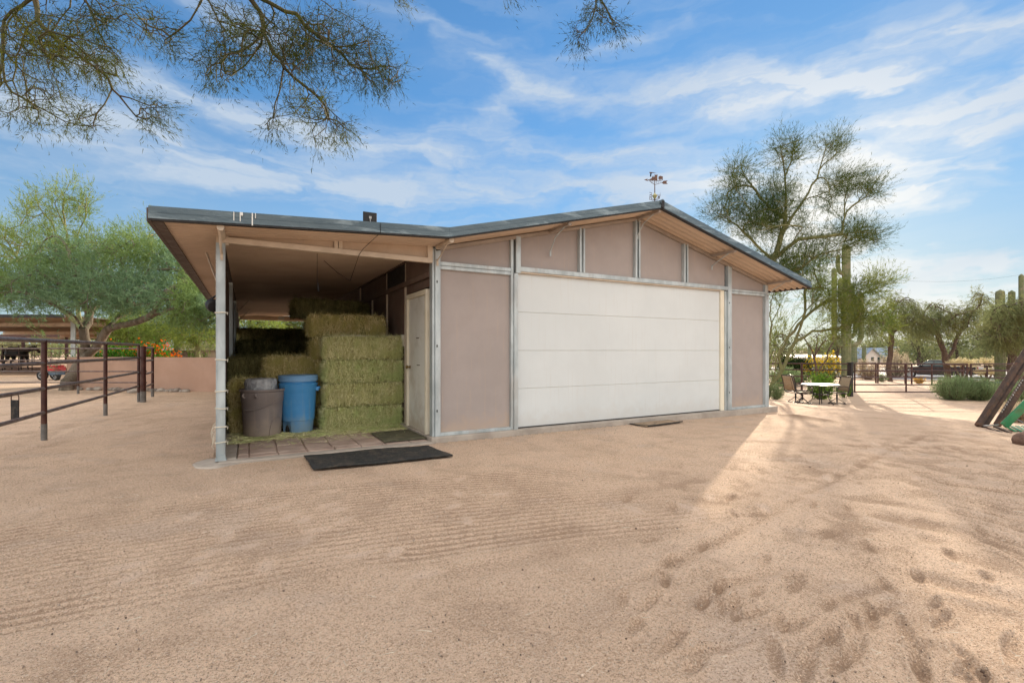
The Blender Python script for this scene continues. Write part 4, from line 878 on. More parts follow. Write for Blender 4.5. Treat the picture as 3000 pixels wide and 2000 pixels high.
tag(b.part('baling_twine', M['twine']), 'loose pale baling twine lying on the topmost front bale', 'twine')
# loose hay on the pavers and a few stems on the sand
rr = np.random.default_rng(21); A = Acc()
def litter(n, x0, x1, y0, y1, z, L=(.03, .10), lift=.25, w_=(.002, .005), power=1.0):
    P = np.stack([rr.uniform(x0, x1, n), y0+(y1-y0)*rr.random(n)**power, np.full(n, z)+rr.random(n)*.006], -1); a = rr.uniform(0, 2*PI, n); D = nrm(np.stack([np.cos(a), np.sin(a), rr.random(n)**3*lift], -1))
    A.add(*ribbons(P, D, rr.uniform(*L, n), rr.uniform(*w_, n), rr.normal(size=(n, 3))*.1, rr, 2))
litter(5200, -2.4, -.08, 1.62, 1.00, -.036, power=1.6); litter(900, -2.4, -.08, 1.2, .45, -.036, power=1.8); litter(2200, -1.3, -.06, 1.50, 1.28, -.03, (.05, .16), .8); litter(900, -2.56, -2.3, 1.9, .9, -.036)
V, Q = A.get(); tag(put('loose_hay', mesh_from('loose_hay', V, Q, M['hay_g'])), 'scattered loose hay on the pavers in front of the bales', 'loose hay', kind='stuff')
A = Acc(); n = 1500; pp = np.stack([rr.uniform(-5, 7, n), rr.uniform(-5.9, -.2, n)], -1); zz_ = hgt(pp[:, 0], pp[:, 1])+.006+rr.random(n)*.006; a = rr.uniform(0, 2*PI, n)
A.add(*ribbons(np.stack([pp[:, 0], pp[:, 1], zz_], -1), nrm(np.stack([np.cos(a), np.sin(a), rr.uniform(-.05, .12, n)], -1)), rr.uniform(.02, .085, n), rr.uniform(.0012, .003, n), rr.normal(size=(n, 3))*.15, rr, 2))
V, Q = A.get(); tag(put('straw_bits', mesh_from('straw_bits', V, Q, M['twine'])), 'stray dry stems scattered over the sandy yard', 'straw', kind='stuff')
# pebbles on the sand
A = Acc(); n = 3200; cube = np.array([[x, y, z] for x in (-1, 1) for y in (-1, 1) for z in (-1, 1)], float)*.6; octv = np.concatenate([cube, np.eye(3), -np.eye(3)]); fq = np.array([[0, 1, 3, 2], [4, 6, 7, 5], [0, 4, 5, 1], [2, 3, 7, 6], [0, 2, 6, 4], [1, 5, 7, 3]])
pd_ = 1.6+rr.random(n)**1.5*9; pl = (rr.random(n)*2.2-1.05)*pd_; P = CAM[:2]+RT[:2]*pl[:, None]+FW[:2]*pd_[:, None]; s_ = rr.uniform(.0015, .0048, n)*(1+.9*(rr.random(n) > .97)); Vv = cube[None]*s_[:, None, None]*rr.uniform(.6, 1.4, (n, 8, 3)); Vv[..., 0] += P[:, 0, None]; Vv[..., 1] += P[:, 1, None]; Vv[..., 2] += (hgt(P[:, 0], P[:, 1])+s_*.4+.004)[:, None]
Vv = Vv[~((P[:, 0] > -2.7) & (P[:, 1] > -.2))]
A.add(Vv.reshape(-1, 3), ((np.arange(len(Vv))*8)[:, None, None]+fq[None]).reshape(-1, 4)); V, Q = A.get(); tag(put('pebbles', mesh_from('pebbles', V, Q, M['pebble'])), 'small pebbles strewn on the sandy yard', 'pebbles', kind='stuff')
# coarse grains of the sand surface near the viewer
rr = np.random.default_rng(77); A = Acc(); n = 110000; pd_ = 1.25+rr.random(n)**1.15*5.6; pl = (rr.random(n)*2.5-1.25)*pd_; P = CAM[:2]+RT[:2]*pl[:, None]+FW[:2]*pd_[:, None]
gm = bpy.data.objects['ground'].data; nv_ = len(gm.vertices); gv = np.zeros(nv_*3, np.float32); gm.vertices.foreach_get('co', gv); gv = gv.reshape(-1, 3)[:-1]
r_ = np.sqrt(((P-CAM[:2])**2).sum(1)); a_ = (np.arctan2(P[:, 1]-CAM[1], P[:, 0]-CAM[0])-math.atan2(FW[1], FW[0])+PI) % (2*PI)-PI
NA = 640+70; gr_ = gv.reshape(-1, NA, 3); rr0 = np.sqrt(((gr_[:, 0, :2]-CAM[:2])**2).sum(1)); fi = np.interp(r_, rr0, np.arange(len(rr0))); fj = np.clip((a_+rad(54))/rad(108)*639, 0, 638.99)
i0 = np.minimum(fi.astype(int), len(rr0)-2); j0 = fj.astype(int); fi -= i0; fj -= j0; Z_ = gr_[..., 2]
zg_ = (Z_[i0, j0]*(1-fi)+Z_[i0+1, j0]*fi)*(1-fj)+(Z_[i0, j0+1]*(1-fi)+Z_[i0+1, j0+1]*fi)*fj
s_ = rr.uniform(.0011, .0030, n)*(.75+.10*pd_); keep = ~((P[:, 0] > -2.72) & (P[:, 1] > -.18)) & ~((P[:, 0] > -1.76) & (P[:, 0] < -.1) & (P[:, 1] > -1.12)); dn_ = vnoise(P[:, 0], P[:, 1], 1.3, 501, 3); keep &= rr.random(n) < .55+1.6*dn_
Vv = cube[None]*s_[:, None, None]*rr.uniform(.5, 1.4, (n, 8, 3)); Vv[..., 0] += P[:, 0, None]; Vv[..., 1] += P[:, 1, None]; Vv[..., 2] += (zg_+s_*.25)[:, None]; Vv = Vv[keep]
A.add(Vv.reshape(-1, 3), ((np.arange(len(Vv))*8)[:, None, None]+fq[None]).reshape(-1, 4)); V, Q = A.get(); tag(put('sand_grit', mesh_from('sand_grit', V, Q, M['grit'])), 'coarse sand grains covering the near part of the yard', 'grit', kind='stuff')
# rope bundle hung on the foot of the lean-to post
b = MB()
rq = random.Random(12)
for k in range(6):
    z = .17+.036*k; o_ = rq.uniform(-.012, .012); b.tube([(UL-.045, -.03, z+.05), (UL-.072+o_, -.05, z+.01), (UL-.088+o_, -.02, z-.05), (UL-.066, .0, z-.09)], .0028, 5)
tag(b.part('rope_bundle', M['twine']), 'frayed rope ends tied low on the outer side of the lean-to post', 'rope')
# ================================================================== PIPE FENCES
def fence(name, label, pts, posts, heights, rpost=.034, rr_=.027, group=None, cat_='fence', pm_='maroon', rm_='maroon_sky', sleeve=True, ph=None, tops=None):
    """pts: polyline of ground points; posts: list of (point, radius); heights of rails above ground"""
    b0 = pts[0]; t = thing(name, label, cat_, (b0[0], b0[1], g(b0[0], b0[1])), group)
    for h in heights:
        b = MB(); b.tube([(p[0], p[1], g(p[0], p[1])+h) for p in pts], rr_ if h != max(heights) else rr_*1.15, 8); b.part('rail', M[rm_], t)
    for p, r in posts:
        z = g(p[0], p[1]); hh = (ph or max(heights)+.01)
        b = MB(); b.tube([(p[0], p[1], z-.1), (p[0], p[1], z+hh)], r, 12); q = b.part('post', M[pm_], t)
        if sleeve: b = MB(); b.tube([(p[0], p[1], z-.1), (p[0], p[1], z+.24)], r*1.06, 12); b.part('sleeve', M['grey_sleeve'], q)
    return t
HT = [.405, .76, 1.145, 1.475]
fence('pipe_fence', 'maroon pipe fence with sky-greyed rails running back from the left foreground', [(-5.05, -1.5), (-5.0, 1.6), (-4.95, 2.882), (-4.84, 5.87), (-4.755, 8.77)],
      [((-5.03, -.2), .036), ((-4.95, 2.882), .036), ((-4.84, 5.87), .034), ((-4.755, 8.775), .032)], [.405, .755, 1.125, 1.455])
t = thing('gate_post', 'thick maroon gate post with grey foot at the end of the near fence', 'post', (-4.64, 8.63, -.08))
b = MB(); b.tube([(-4.64, 8.63, -.2), (-4.64, 8.63, 1.34)], .062, 20); b.part('pipe', M['maroon'], t)
b = MB(); b.tube([(-4.64, 8.63, -.2), (-4.64, 8.63, .20)], .065, 20); b.part('sleeve', M['grey_sleeve'], t)
fence('pipe_fence', 'short pipe panel from the thick gate post to the slim sunlit post', [(-4.64, 8.63), (-4.671, 10.283)], [((-4.671, 10.283), .036)], [.37, .70, 1.04, 1.385])
bk = [(-4.70, 8.80), (-6.81, 12.57), (-9.6, 17.6)]
bk2 = [at(px, 1019, 14.6)[:2] for px in (430, 229, -40, -500)]
fence('pipe_fence', 'thin cross fence seen behind the near fence, in front of the pink wall', bk2, [(bk2[1], .030), (bk2[3], .03)], [.345, .68, 1.02, 1.37], rr_=.019)
# feeder strap hanging on the near fence
t = thing('hanging_flap', 'black rubber flap hanging by a loop from the near pipe fence', 'rubber flap', (-4.98, 2.1, .62))
c0 = at(44, 1190, 6.36)
b = MB(); b.box(-.052, .052, -.008, .008, -.19, .085); q = b.part('flap', M['rubber'], t, world=False, bevel=.006); q.location = Vector(c0)-Vector((-4.98, 2.1, .62)); q.rotation_euler = (rad(2), rad(2), math.atan2(FW[1], FW[0])-PI/2)
b = MB(); b.tube([tuple(c0+RT*x+np.array([0, 0, z])) for x, z in ((-.05, .0), (-.05, .12), (-.035, .17), (0, .188), (.035, .17), (.05, .12), (.05, 0))], .006, 6); b.part('loop', M['maroon'], t)
# right hand fences and gates
D1 = 20.75
def gp(px, dep): q = at(px, 1026, dep); return (q[0], q[1])
t = thing('gate_post', 'square black gate post beside the patio table', 'post', (*gp(2491, D1), g(*gp(2491, D1))))
b = MB(); z0 = g(*gp(2491, D1)); x0, y0 = gp(2491, D1); b.box(x0-.085, x0+.085, y0-.085, y0+.085, z0-.1, z0+1.43); b.part('tube', M['black_post'], t, .01)
b = MB(); b.box(x0-.095, x0+.095, y0-.095, y0+.095, z0+1.43, z0+1.455); b.part('cap', M['black_post'], t, .004)
RH = [.22, .53, .84, 1.13, 1.40]
P_ = [gp(2484, D1), gp(2349, D1+.4), gp(2200, D1+1.2), gp(2080, D1+2)]
fence('pipe_fence', 'dark pipe fence behind the patio chairs, left of the black gate post', P_, [(P_[1], .045), (P_[2], .045)], RH, rr_=.026, rm_='maroon', sleeve=False)
def gate(name, label, pxa, pxb, dep, mid, depb=None):
    a = gp(pxa, dep); c = gp(pxb, depb or dep); t = thing(name, label, 'gate', (a[0], a[1], g(*a)))
    L = lambda f: (a[0]+(c[0]-a[0])*f, a[1]+(c[1]-a[1])*f)
    za = lambda p: -.735
    for h in (.19, .50, .81, 1.10, 1.39):
        b = MB(); b.tube([(*a, za(a)+h), (*c, za(c)+h-.0)], .026, 8); b.part('rail', M['maroon'], t)
    for f in [0.006]+mid+[.994]:
        p = L(f); b = MB(); b.tube([(*p, za(p)+.17), (*p, za(p)+1.40)], .032, 8); b.part('upright', M['maroon'], t)
    return t
gate('pipe_gate', 'long closed maroon pipe gate right of the black gate post', 2502, 2835, D1, [.46], 20.6)
gate('pipe_gate', 'second maroon pipe gate behind the sage bush, running out of frame', 2843, 3120, 20.6, [.6], 20.5)
D2 = 33
for lb, xa, xb, ps, grp in (('far dark pipe fence along the road, left stretch behind the tall cactus', 2200, 2566, (2200, 2300, 2388, 2412, 2566), None), ('far maroon pipe fence along the road in front of the pickup', 2572, 3150, (2572, 2652, 2671, 2730, 2820, 2892, 3050), None)):
    n_ = 9; pl = [gp(xa+(xb-xa)*k/n_, D2) for k in range(n_+1)]
    fence('pipe_fence', lb, pl, [(gp(p, D2), .05) for p in ps], [.22, .50, .80, 1.12, 1.38], rr_=.022, rm_='maroon', sleeve=False)
# ================================================================== STUCCO WALL, ROCKS
a = np.array([-2.5, 10.83]); c = np.array([-7.62, 15.11])
dv = (c-a)/np.linalg.norm(c-a); nv_ = np.array([-dv[1], dv[0]])*.1
b = MB(); q = [a-nv_, c-nv_, c+nv_, a+nv_]; b.add([(*p, -.2) for p in q]+[(*p, 1.01) for p in q], [(0, 1, 2, 3), (7, 6, 5, 4), (0, 4, 5, 1), (1, 5, 6, 2), (2, 6, 7, 3), (3, 7, 4, 0)])
tag(b.part('stucco_wall', M['stucco'], None, .015), 'low smooth pink stucco wall behind the round pen fence', 'wall')
import bmesh
def rock(c, r, seed, label, mt='rock', group=None, name='rock', sq=.6):
    bm = bmesh.new(); bmesh.ops.create_icosphere(bm, subdivisions=3, radius=1); rr = np.random.default_rng(seed); o1 = rr.normal(size=(7, 3)); 
    for v in bm.verts:
        p = np.array(v.co); s_ = 1-.10*sum(max(0, float(p@(o/np.linalg.norm(o)))-.45)*2.2 for o in o1)+.05*math.sin(p[0]*7+seed)*math.cos(p[1]*6); v.co = Vector((p[0]*r*s_, p[1]*r*s_*.85, p[2]*r*s_*sq))
    me = bpy.data.meshes.new(name); bm.to_mesh(me); bm.free(); me.materials.append(M[mt]); me.polygons.foreach_set('use_smooth', np.ones(len(me.polygons), dtype=bool))
    o = put(name, me); o.location = (c[0], c[1], c[2]+r*sq*.45); o.rotation_euler = (0, 0, seed*1.3); return tag(o, label, 'rock', group)
px_r = [235, 262, 285, 312, 330, 345, 362, 378, 430, 443, 456, 471, 487, 501, 518, 533, 545]
for k, px in enumerate(px_r):
    f = (px-640)/F
    d = rays(px, 1026); 
    # where the sight line meets a line just before the wall
    A2 = np.array([[d[0], -dv[0]], [d[1], -dv[1]]]); s = np.linalg.solve(A2, a+nv_*3.0-CAM[:2]); p = CAM[:2]+d[:2]*s[0]
    rock((p[0], p[1], -.08), .10+.05*((k*7) % 3)/2, k+3, ('stone lining the pink wall, %s from the left of its row' % ['first', 'second', 'third', 'fourth', 'fifth', 'sixth', 'seventh', 'eighth', 'ninth', 'tenth', 'eleventh', 'twelfth', 'thirteenth', 'fourteenth', 'fifteenth', 'sixteenth', 'last'][k]), group='stones lining the pink wall')
t_ = at(393, 1026, 15.0); rock((t_[0], t_[1], -.08), .20, 77, 'flat pale block at the wall foot behind the thick gate post', name='stone_block')
# ================================================================== PATIO SET
def chair_proto():
    t = thing('swivel_chair', '', 'chair', (0, 0, 0))
    b = MB()
    for k in range(1): b.tube([(.28*math.cos(a), .28*math.sin(a), .015) for a in np.linspace(0, 2*PI, 25)], .014, 6, cap=False)
    for a in (.78, 2.36, 3.93, 5.5): b.tube([(.27*math.cos(a), .27*math.sin(a), .02), (.14*math.cos(a), .14*math.sin(a), .11), (.03*math.cos(a), .03*math.sin(a), .20)], .012, 6)
    b.tube([(0, 0, .13), (0, 0, .33)], .028, 8); b.part('swivel_base', M['chair_frame'], t, world=False)
    b = MB()
    for s_ in (-1, 1):
        y = .26*s_
        b.tube([(.27, y, .42), (.1, y, .40), (-.20, y, .40), (-.25, y, .46), (-.29, y, .70), (-.35, y, .92), (-.385, y, 1.00)], .017, 7)
        b.tube([(-.27, y*1.05, .60), (-.05, y*1.14, .655), (.20, y*1.14, .64), (.27, y*1.12, .60), (.27, y*1.08, .50), (.20, y, .41)], .015, 7)
        b.tube([(.03, 0, .33), (.20, y*.9, .36), (.25, y, .41)], .013, 6); b.tube([(-.03, 0, .33), (-.15, y*.9, .37), (-.2, y, .40)], .013, 6)
    for x, z in ((.27, .42), (-.22, .41), (-.385, 1.0)): b.tube([(x, -.26, z), (x, 0, z+.012), (x, .26, z)], .015, 6)
    b.part('frame', M['chair_frame'], t, world=False)
    def slg(prof, name):
        V = []; n = 7
        for i, (x, z) in enumerate(prof):
            for k in range(n): f = k/(n-1); V.append((x, -.245+.49*f, z-.018*math.sin(f*PI)))
        Fs = [(i*n+k, i*n+k+1, (i+1)*n+k+1, (i+1)*n+k) for i in range(len(prof)-1) for k in range(n-1)]
        o = put(name, mesh_from(name, V, Fs, M['sling'], True), t); md = o.modifiers.new('thick', 'SOLIDIFY'); md.thickness = .006
    slg([(.27, .435), (.1, .41), (-.12, .41), (-.21, .425)], 'seat'); slg([(-.255, .48), (-.29, .70), (-.345, .90), (-.385, .995)], 'backrest')
    return t
ch = chair_proto()
tb = gnd(2405, 1183)
spots = [(2351, 1187, 17.0, 'bronze swivel chair nearest the garage with its tan sling back to the camera', rad(-52)), (2331, 1179, 17.7, 'bronze swivel chair seen edge on behind the nearest patio chair', rad(-12)), (2452, 1181, 17.9, 'bronze swivel chair right of the table against the black gate post', rad(158))]
for i, (px, py, dp, lb, rz) in enumerate(spots):
    o = ch if i == 0 else copy_tree(ch)
    q = at(px, 1026, dp); o.location = (q[0], q[1], g(q[0], q[1])); o.rotation_euler = (0, 0, rz); tag(o, lb, 'chair', 'patio chairs round the table')
q = at(2404, 1026, 17.4); tz = g(q[0], q[1]); t = thing('patio_table', 'round patio table with pale reflective top and curved bronze legs', 'table', (q[0], q[1], tz))
b = MB(); b.lathe([(.01, 0), (.60, 0), (.615, .006), (.615, .014), (.60, .02), (.01, .02)], (q[0], q[1], tz+.70), 48); b.part('tabletop', M['tabletop'], t)
b = MB(); b.tube([(q[0]+.60*math.cos(a), q[1]+.60*math.sin(a), tz+.702) for a in np.linspace(0, 2*PI, 41)], .016, 6, cap=False); b.tube([(q[0]+.25*math.cos(a), q[1]+.25*math.sin(a), tz+.36) for a in np.linspace(0, 2*PI, 33)], .016, 6, cap=False); b.part('rim', M['chair_frame'], t)
for a in (.4, 1.97, 3.54, 5.11):
    ca, sa = math.cos(a), math.sin(a); b = MB(); b.tube([(q[0]+r_*ca, q[1]+r_*sa, tz+z) for r_, z in ((.50, .70), (.30, .60), (.22, .40), (.26, .18), (.40, 0.0))], .015, 7); b.part('leg', M['chair_frame'], t)
# ================================================================== STEEL IMPLEMENT AT THE RIGHT EDGE
io = at(2905, 1250, 8.6); t = thing('tractor_implement', 'rusty steel channel rails and green arm of a farm implement at the right edge', 'farm implement', tuple(io))
def chan(a_, b_, wd, th, name, mt_, side=FW):
    """open channel: web and two flanges"""
    a_, b_ = np.array(a_), np.array(b_); d = nrm(b_-a_); u = nrm(np.cross(d, side)); m_ = MB()
    m_.bar(a_-u*(wd/2-th/2), b_-u*(wd/2-th/2), .075, th, tuple(u)); m_.bar(a_+u*(wd/2-th/2), b_+u*(wd/2-th/2), .075, th, tuple(u)); m_.bar(a_+side*.03, b_+side*.03, wd-.002, .008, tuple(side))
    return m_.part(name, M[mt_], t, .002)
def flat(a_, b_, wd, dp_, name, mt_):
    a_, b_ = np.array(a_), np.array(b_); m_ = MB(); d = nrm(b_-a_); u = nrm(np.cross(d, FW)); m_.bar(a_, b_, dp_, wd, tuple(u)); return m_.part(name, M[mt_], t, .004)
flat(at(2865, 1247, 8.55), at(3060, 945, 8.9), .062, .09, 'channel_rail', 'rust'); flat(at(2880, 1251, 8.62), at(3075, 950, 8.97), .058, .09, 'channel_rail', 'rust')
flat(at(2921, 1245, 8.7), at(3100, 960, 9.1), .095, .07, 'channel_rail', 'rust')
ch_ = MB()
for k in range(14):
    f = k/13; p0_ = at(2935+f*60, 1208-f*92, 8.62+.1*f); ch_.tube([p0_, p0_+np.array([.012*(k % 2), 0, .03])], .011, 6)
ch_.part('chain', M['steel_bare'], t)
flat(at(2941, 1247, 8.4), at(3060, 1130, 8.3), .125, .05, 'green_arm', 'green_paint')
b = MB(); b.tube([at(2880, 1247, 8.5), at(2926, 1244, 8.5)], .014, 8); b.part('cross_tube', M['steel_bare'], t)
for a1, a2 in (((2892, 1251), (2945, 1271)), ((2915, 1249), (2960, 1267))):
    b = MB(); b.bar(at(*a1, 8.4), at(*a2, 7.95), .05, .022); b.part('foot', M['rust'], t)
for k in range(7):
    x = 2945+k*17; b = MB(); b.bar(at(x, 1247, 8.5), at(x+30, 1263, 8.05), .045, .012); b.part('tine', M['green_paint'], t)
b = MB(); b.bar(at(2950, 1263, 8.1), at(3080, 1265, 8.1), .05, .03); b.part('toe_bar', M['rust'], t)
b = MB(); b.tube([at(2972, 1224, 8.5), at(2998, 1238, 8.3)], .009, 6); b.part('rod', M['steel_bare'], t)
b = MB(); b.bar(at(3060, 945, 8.9), at(3110, 1200, 8.9), .06, .06); b.bar(at(3110, 1200, 8.9), at(3110, 1262, 8.9), .06, .06); b.bar(at(3060, 1130, 8.3), at(3110, 1262, 8.4), .06, .05); b.part('upright_frame', M['rust'], t)
q = at(3006, 1300, 6.95); q[2] = g(q[0], q[1]); rock(q, .155, 31, 'brown boulder on the sand at the right edge below the implement', 'brown_rock', name='boulder', sq=.9)
# black pipes
q = at(2858, 1120, 26.5); zg = g(q[0], q[1])
for k, (dz, dd, lb) in enumerate(((.14, 0, 'lower long black drain pipe lying behind the second gate'), (.38, .03, 'upper long black drain pipe stacked on the other behind the gate'))):
    a_ = at(2858+k*3, 1026, 26.5+dd)[:2]; c_ = at(3090, 1026, 27.2+dd)[:2]; m_ = MB(); d = (c_-a_)/np.linalg.norm(c_-a_); n_ = 40; pts = []; rs = []
    m_.tube([(*a_, zg+dz-.04), (*(a_+d*.25), zg+dz-.04), (*(a_+d*.26), zg+dz-.04), (*c_, zg+dz-.04)], [.125, .125, .112, .112], 16)
    tag(m_.part('drain_pipe', M['black_pipe']), lb, 'pipe', 'black drain pipes')
# ================================================================== CACTI
def saguaro(label, base, H, R_, arms, name='saguaro_cactus', group=None):
    t = thing(name, label, 'cactus', tuple(base), group)
    def col(path, r, nm):
        pts = [Vector(p) for p in path]; m_ = MB(); n = 36; P = []
        # resample with a smooth curve
        L = [0]; 
        for i in range(1, len(pts)): L.append(L[-1]+(pts[i]-pts[i-1]).length)
        K = max(10, int(L[-1]/.22)); rs = []
        for k in range(K+1):
            s_ = L[-1]*k/K; i = max(0, min(len(pts)-2, next((j for j in range(len(L)-1) if L[j+1] >= s_-1e-6), len(pts)-2))); f = (s_-L[i])/max(L[i+1]-L[i], 1e-6)
            P0 = pts[max(i-1, 0)]; P1 = pts[i]; P2 = pts[i+1]; P3 = pts[min(i+2, len(pts)-1)]
            P.append(.5*((2*P1)+(-P0+P2)*f+(2*P0-5*P1+4*P2-P3)*f*f+(-P0+3*P1-3*P2+P3)*f**3))
            e = s_/L[-1]; rr_ = r*(.86+.14*math.sin(min(1, e*1.3)*PI)) if nm == 'stem' else r*(.72+.28*min(1, e*3))
            d_ = L[-1]-s_; rr_ *= math.sqrt(max(0.0, 1-(1-min(1, d_/(r*1.2)))**2)) if d_ < r*1.2 else 1; rs.append(max(rr_, .01))
        m_.tube([tuple(p) for p in P], rs, n)
        V = np.array(m_.v); 
        for i in range(len(P)):
            c_ = np.array(P[i]); blk = V[i*n:(i+1)*n]; w_ = np.where(np.arange(n) % 3 == 0, .90, 1.0)[:, None]; V[i*n:(i+1)*n] = c_+(blk-c_)*w_
        m_.v = [tuple(v) for v in V]; m_.part(nm, M['cactus'], t)
    b_ = np.array(base); col([b_+np.array([0, 0, z]) for z in (-.3, H*.25, H*.5, H*.75, H)], R_, 'stem')
    for sx, z0, out, z1, r in arms:
        o_ = RT*sx*out; col([b_+RT*sx*R_*.3+np.array([0, 0, z0]), b_+o_*.6+np.array([0, 0, z0-.04]), b_+o_*.95+np.array([0, 0, z0+.25]), b_+o_+np.array([0, 0, z0+.8]), b_+o_+np.array([0, 0, z1])], r, 'arm')
    return t
def base_at(px, dep): q = at(px, 1026, dep); return np.array([q[0], q[1], g(q[0], q[1])])
def pxh(py, dep, base): return (CY-py)/F*dep+CAM[2]-base[2]
def arms_px(lst, bx, dep, base): return [(1 if x > bx else -1, pxh(yc, dep, base), abs(x-bx)/F*dep, pxh(yt, dep, base), w_/2/F*dep) for x, yc, yt, w_ in lst]
s0 = base_at(2479, 26)
saguaro('giant many armed saguaro cactus towering behind the black gate post', s0, pxh(716, 26, s0), .235, arms_px([(2444, 1010, 783, 14), (2523, 1008, 855, 14), (2497, 945, 834, 12), (2507, 985, 866, 13), (2455, 800, 745, 11), (2462, 905, 813, 13)], 2479, 26, s0))
s1 = base_at(2930, 34)
saguaro('broad saguaro with four arms at the right, behind the dark trunk', s1, pxh(848, 34, s1), .30, arms_px([(2890, 1005, 905, 16), (2911, 990, 900, 14), (2964, 990, 850, 16)], 2930, 34, s1))
s2 = base_at(2992, 32); saguaro('tallest slim saguaro column at the right edge of the view', s2, pxh(802, 32, s2), .16, [])
for px, py, dp, r, lb in ((2502, 1010, 60, .35, 'small distant saguaro just right of the giant one'), (2531, 1008, 70, .28, 'thin distant saguaro beside the white house gable'), (2236, 1014, 34, .35, 'small dark saguaro by the garage corner'), (2372, 1005, 55, .22, 'thin far saguaro behind the patio chairs'), (520, 985, 30, .22, 'pale saguaro trunk behind the pink wall')):
    s_ = base_at(px, dp); saguaro(lb, s_, pxh(py, dp, s_), r, [])
def cholla(px, dep, ptop, rx, seed, label):
    rr = np.random.default_rng(seed); b0 = base_at(px, dep); H = pxh(ptop, dep, b0); t = thing('cholla_cactus', label, 'cactus', tuple(b0), 'pale chollas along the road')
    m_ = MB()
    for k in range(4): a = k*1.6+seed; m_.tube([(*b0[:2], b0[2]), (b0[0]+.25*rx*math.cos(a), b0[1]+.25*rx*math.sin(a), b0[2]+H*.4), (b0[0]+.5*rx*math.cos(a), b0[1]+.5*rx*math.sin(a), b0[2]+H*.75)], .06, 6)
    m_.part('trunk', M['bark_dark'], t)
    c_ = ell((0, 0, H*.86), (rx, rx, H*.16), 50, rr); P = np.repeat(c_, 60, 0)+rr.normal(size=(3000, 3))*.07; D = nrm(rr.normal(size=(3000, 3))); V, Q = ribbons(P, D, np.full(3000, .12), np.full(3000, .03), D*0, rr, 1); put('spiny_crown', mesh_from('spiny_crown', V, Q, M['cholla']), t)
cholla(2820, 38, 1052, 1.0, 2, 'pale spiny cholla just right of the pickup roof'); cholla(2925, 37, 1047, 1.15, 3, 'pale spiny cholla in front of the broad saguaro'); cholla(2888, 36, 1082, .7, 5, 'low pale cholla between the two taller ones'); cholla(2985, 40, 1060, 1.0, 6, 'pale spiny cholla nearest the right edge')
# ================================================================== PICKUP
tk = at(2743, 1026, 48.0); zt = g(tk[0], tk[1]); ray_ = nrm(np.array([rays(2743, 1026)[0], rays(2743, 1026)[1]])); perp = np.array([-ray_[1], ray_[0]])   # points left and away
TK = thing('pickup_truck', 'black crew cab pickup with silver roof edge parked on the road', 'pickup truck', (tk[0], tk[1], zt), rz=math.atan2(perp[1], perp[0]))
def trp(m_, name, mt_, parent=None, bev=0): return m_.part(name, M[mt_], parent or TK, bev, world=False)
L2 = 3.0
arch = lambda cx: [(cx+.48*math.cos(a), .42+.48*math.sin(a)) for a in np.linspace(0, PI, 9)]
prof = [(-2.95, .55), (-2.55, .45)]+[(x, z) for x, z in reversed(arch(-1.85))]+[(-1.2, .38), (1.35, .38)]+[(x, z) for x, z in reversed(arch(1.95))]+[(2.6, .42), (2.9, .52), (2.96, .80), (2.88, 1.02), (2.5, 1.12), (1.35, 1.20), (-1.0, 1.25), (-2.95, 1.25)]
m_ = MB(); m_.prism(prof, -.95, .95); body_ = trp(m_, 'body', 'truck', None, .04)
m_ = MB(); z1_ = 1.255
cab = [(1.38, 1.20, .90), (.62, 1.83, .74), (-.78, 1.86, .74), (-1.02, 1.25, .88)]
vs = [(x, s_*w_, z) for x, z, w_ in cab for s_ in (-1, 1)]; m_.add(vs, [(0, 2, 3, 1), (2, 4, 5, 3), (4, 6, 7, 5), (0, 6, 4, 2), (1, 3, 5, 7), (0, 1, 7, 6)]); trp(m_, 'cab', 'truck', None, .03)
for s_ in (-1, 1):
    for x0_, x1_, xt0, xt1 in ((.20, 1.14, .22, .60), (-.62, .12, -.60, .14)):
        m_ = MB(); y = lambda z: s_*(.89-.15*(z-1.22)/.62+.012)
        m_.add([(x0_, y(1.27), 1.27), (x1_, y(1.27), 1.27), (xt1, y(1.74), 1.74), (xt0, y(1.74), 1.74), (x0_, y(1.27)-s_*.02, 1.27), (x1_, y(1.27)-s_*.02, 1.27), (xt1, y(1.74)-s_*.02, 1.74), (xt0, y(1.74)-s_*.02, 1.74)], [(0, 1, 2, 3), (7, 6, 5, 4), (0, 4, 5, 1), (1, 5, 6, 2), (2, 6, 7, 3), (3, 7, 4, 0)]); trp(m_, 'side_window', 'glass')
m_ = MB(); m_.add([(1.36, -.80, 1.24), (1.36, .80, 1.24), (.70, .68, 1.80), (.70, -.68, 1.80), (1.33, -.80, 1.22), (1.33, .80, 1.22), (.66, .68, 1.78), (.66, -.68, 1.78)], [(0, 1, 2, 3), (7, 6, 5, 4), (0, 4, 5, 1), (1, 5, 6, 2), (2, 6, 7, 3), (3, 7, 4, 0)]); trp(m_, 'windscreen', 'glass')
for x in (1.95, -1.85):
    for s_ in (-1, 1):
        m_ = MB(); m_.lathe([(.01, -.13), (.33, -.13), (.40, -.10), (.42, 0), (.40, .10), (.33, .13), (.01, .13)], (0, 0, 0), 28); wq = trp(m_, 'wheel', 'tyre'); wq.rotation_euler = (PI/2, 0, 0); wq.location = (x, s_*.84, .42)
        m_ = MB(); m_.lathe([(.01, .12), (.10, .145), (.22, .125), (.25, .14), (.27, .135)], (0, 0, 0), 20); rq = m_.part('rim', M['rim'], wq, world=False); rq.rotation_euler = (0 if s_ < 0 else PI, 0, 0)
m_ = MB(); m_.box(2.88, 3.02, -.9, .9, .45, .62); trp(m_, 'bumper', 'chrome', None, .03); m_ = MB(); m_.box(-3.05, -2.93, -.9, .9, .48, .66); trp(m_, 'bumper', 'chrome', None, .03)
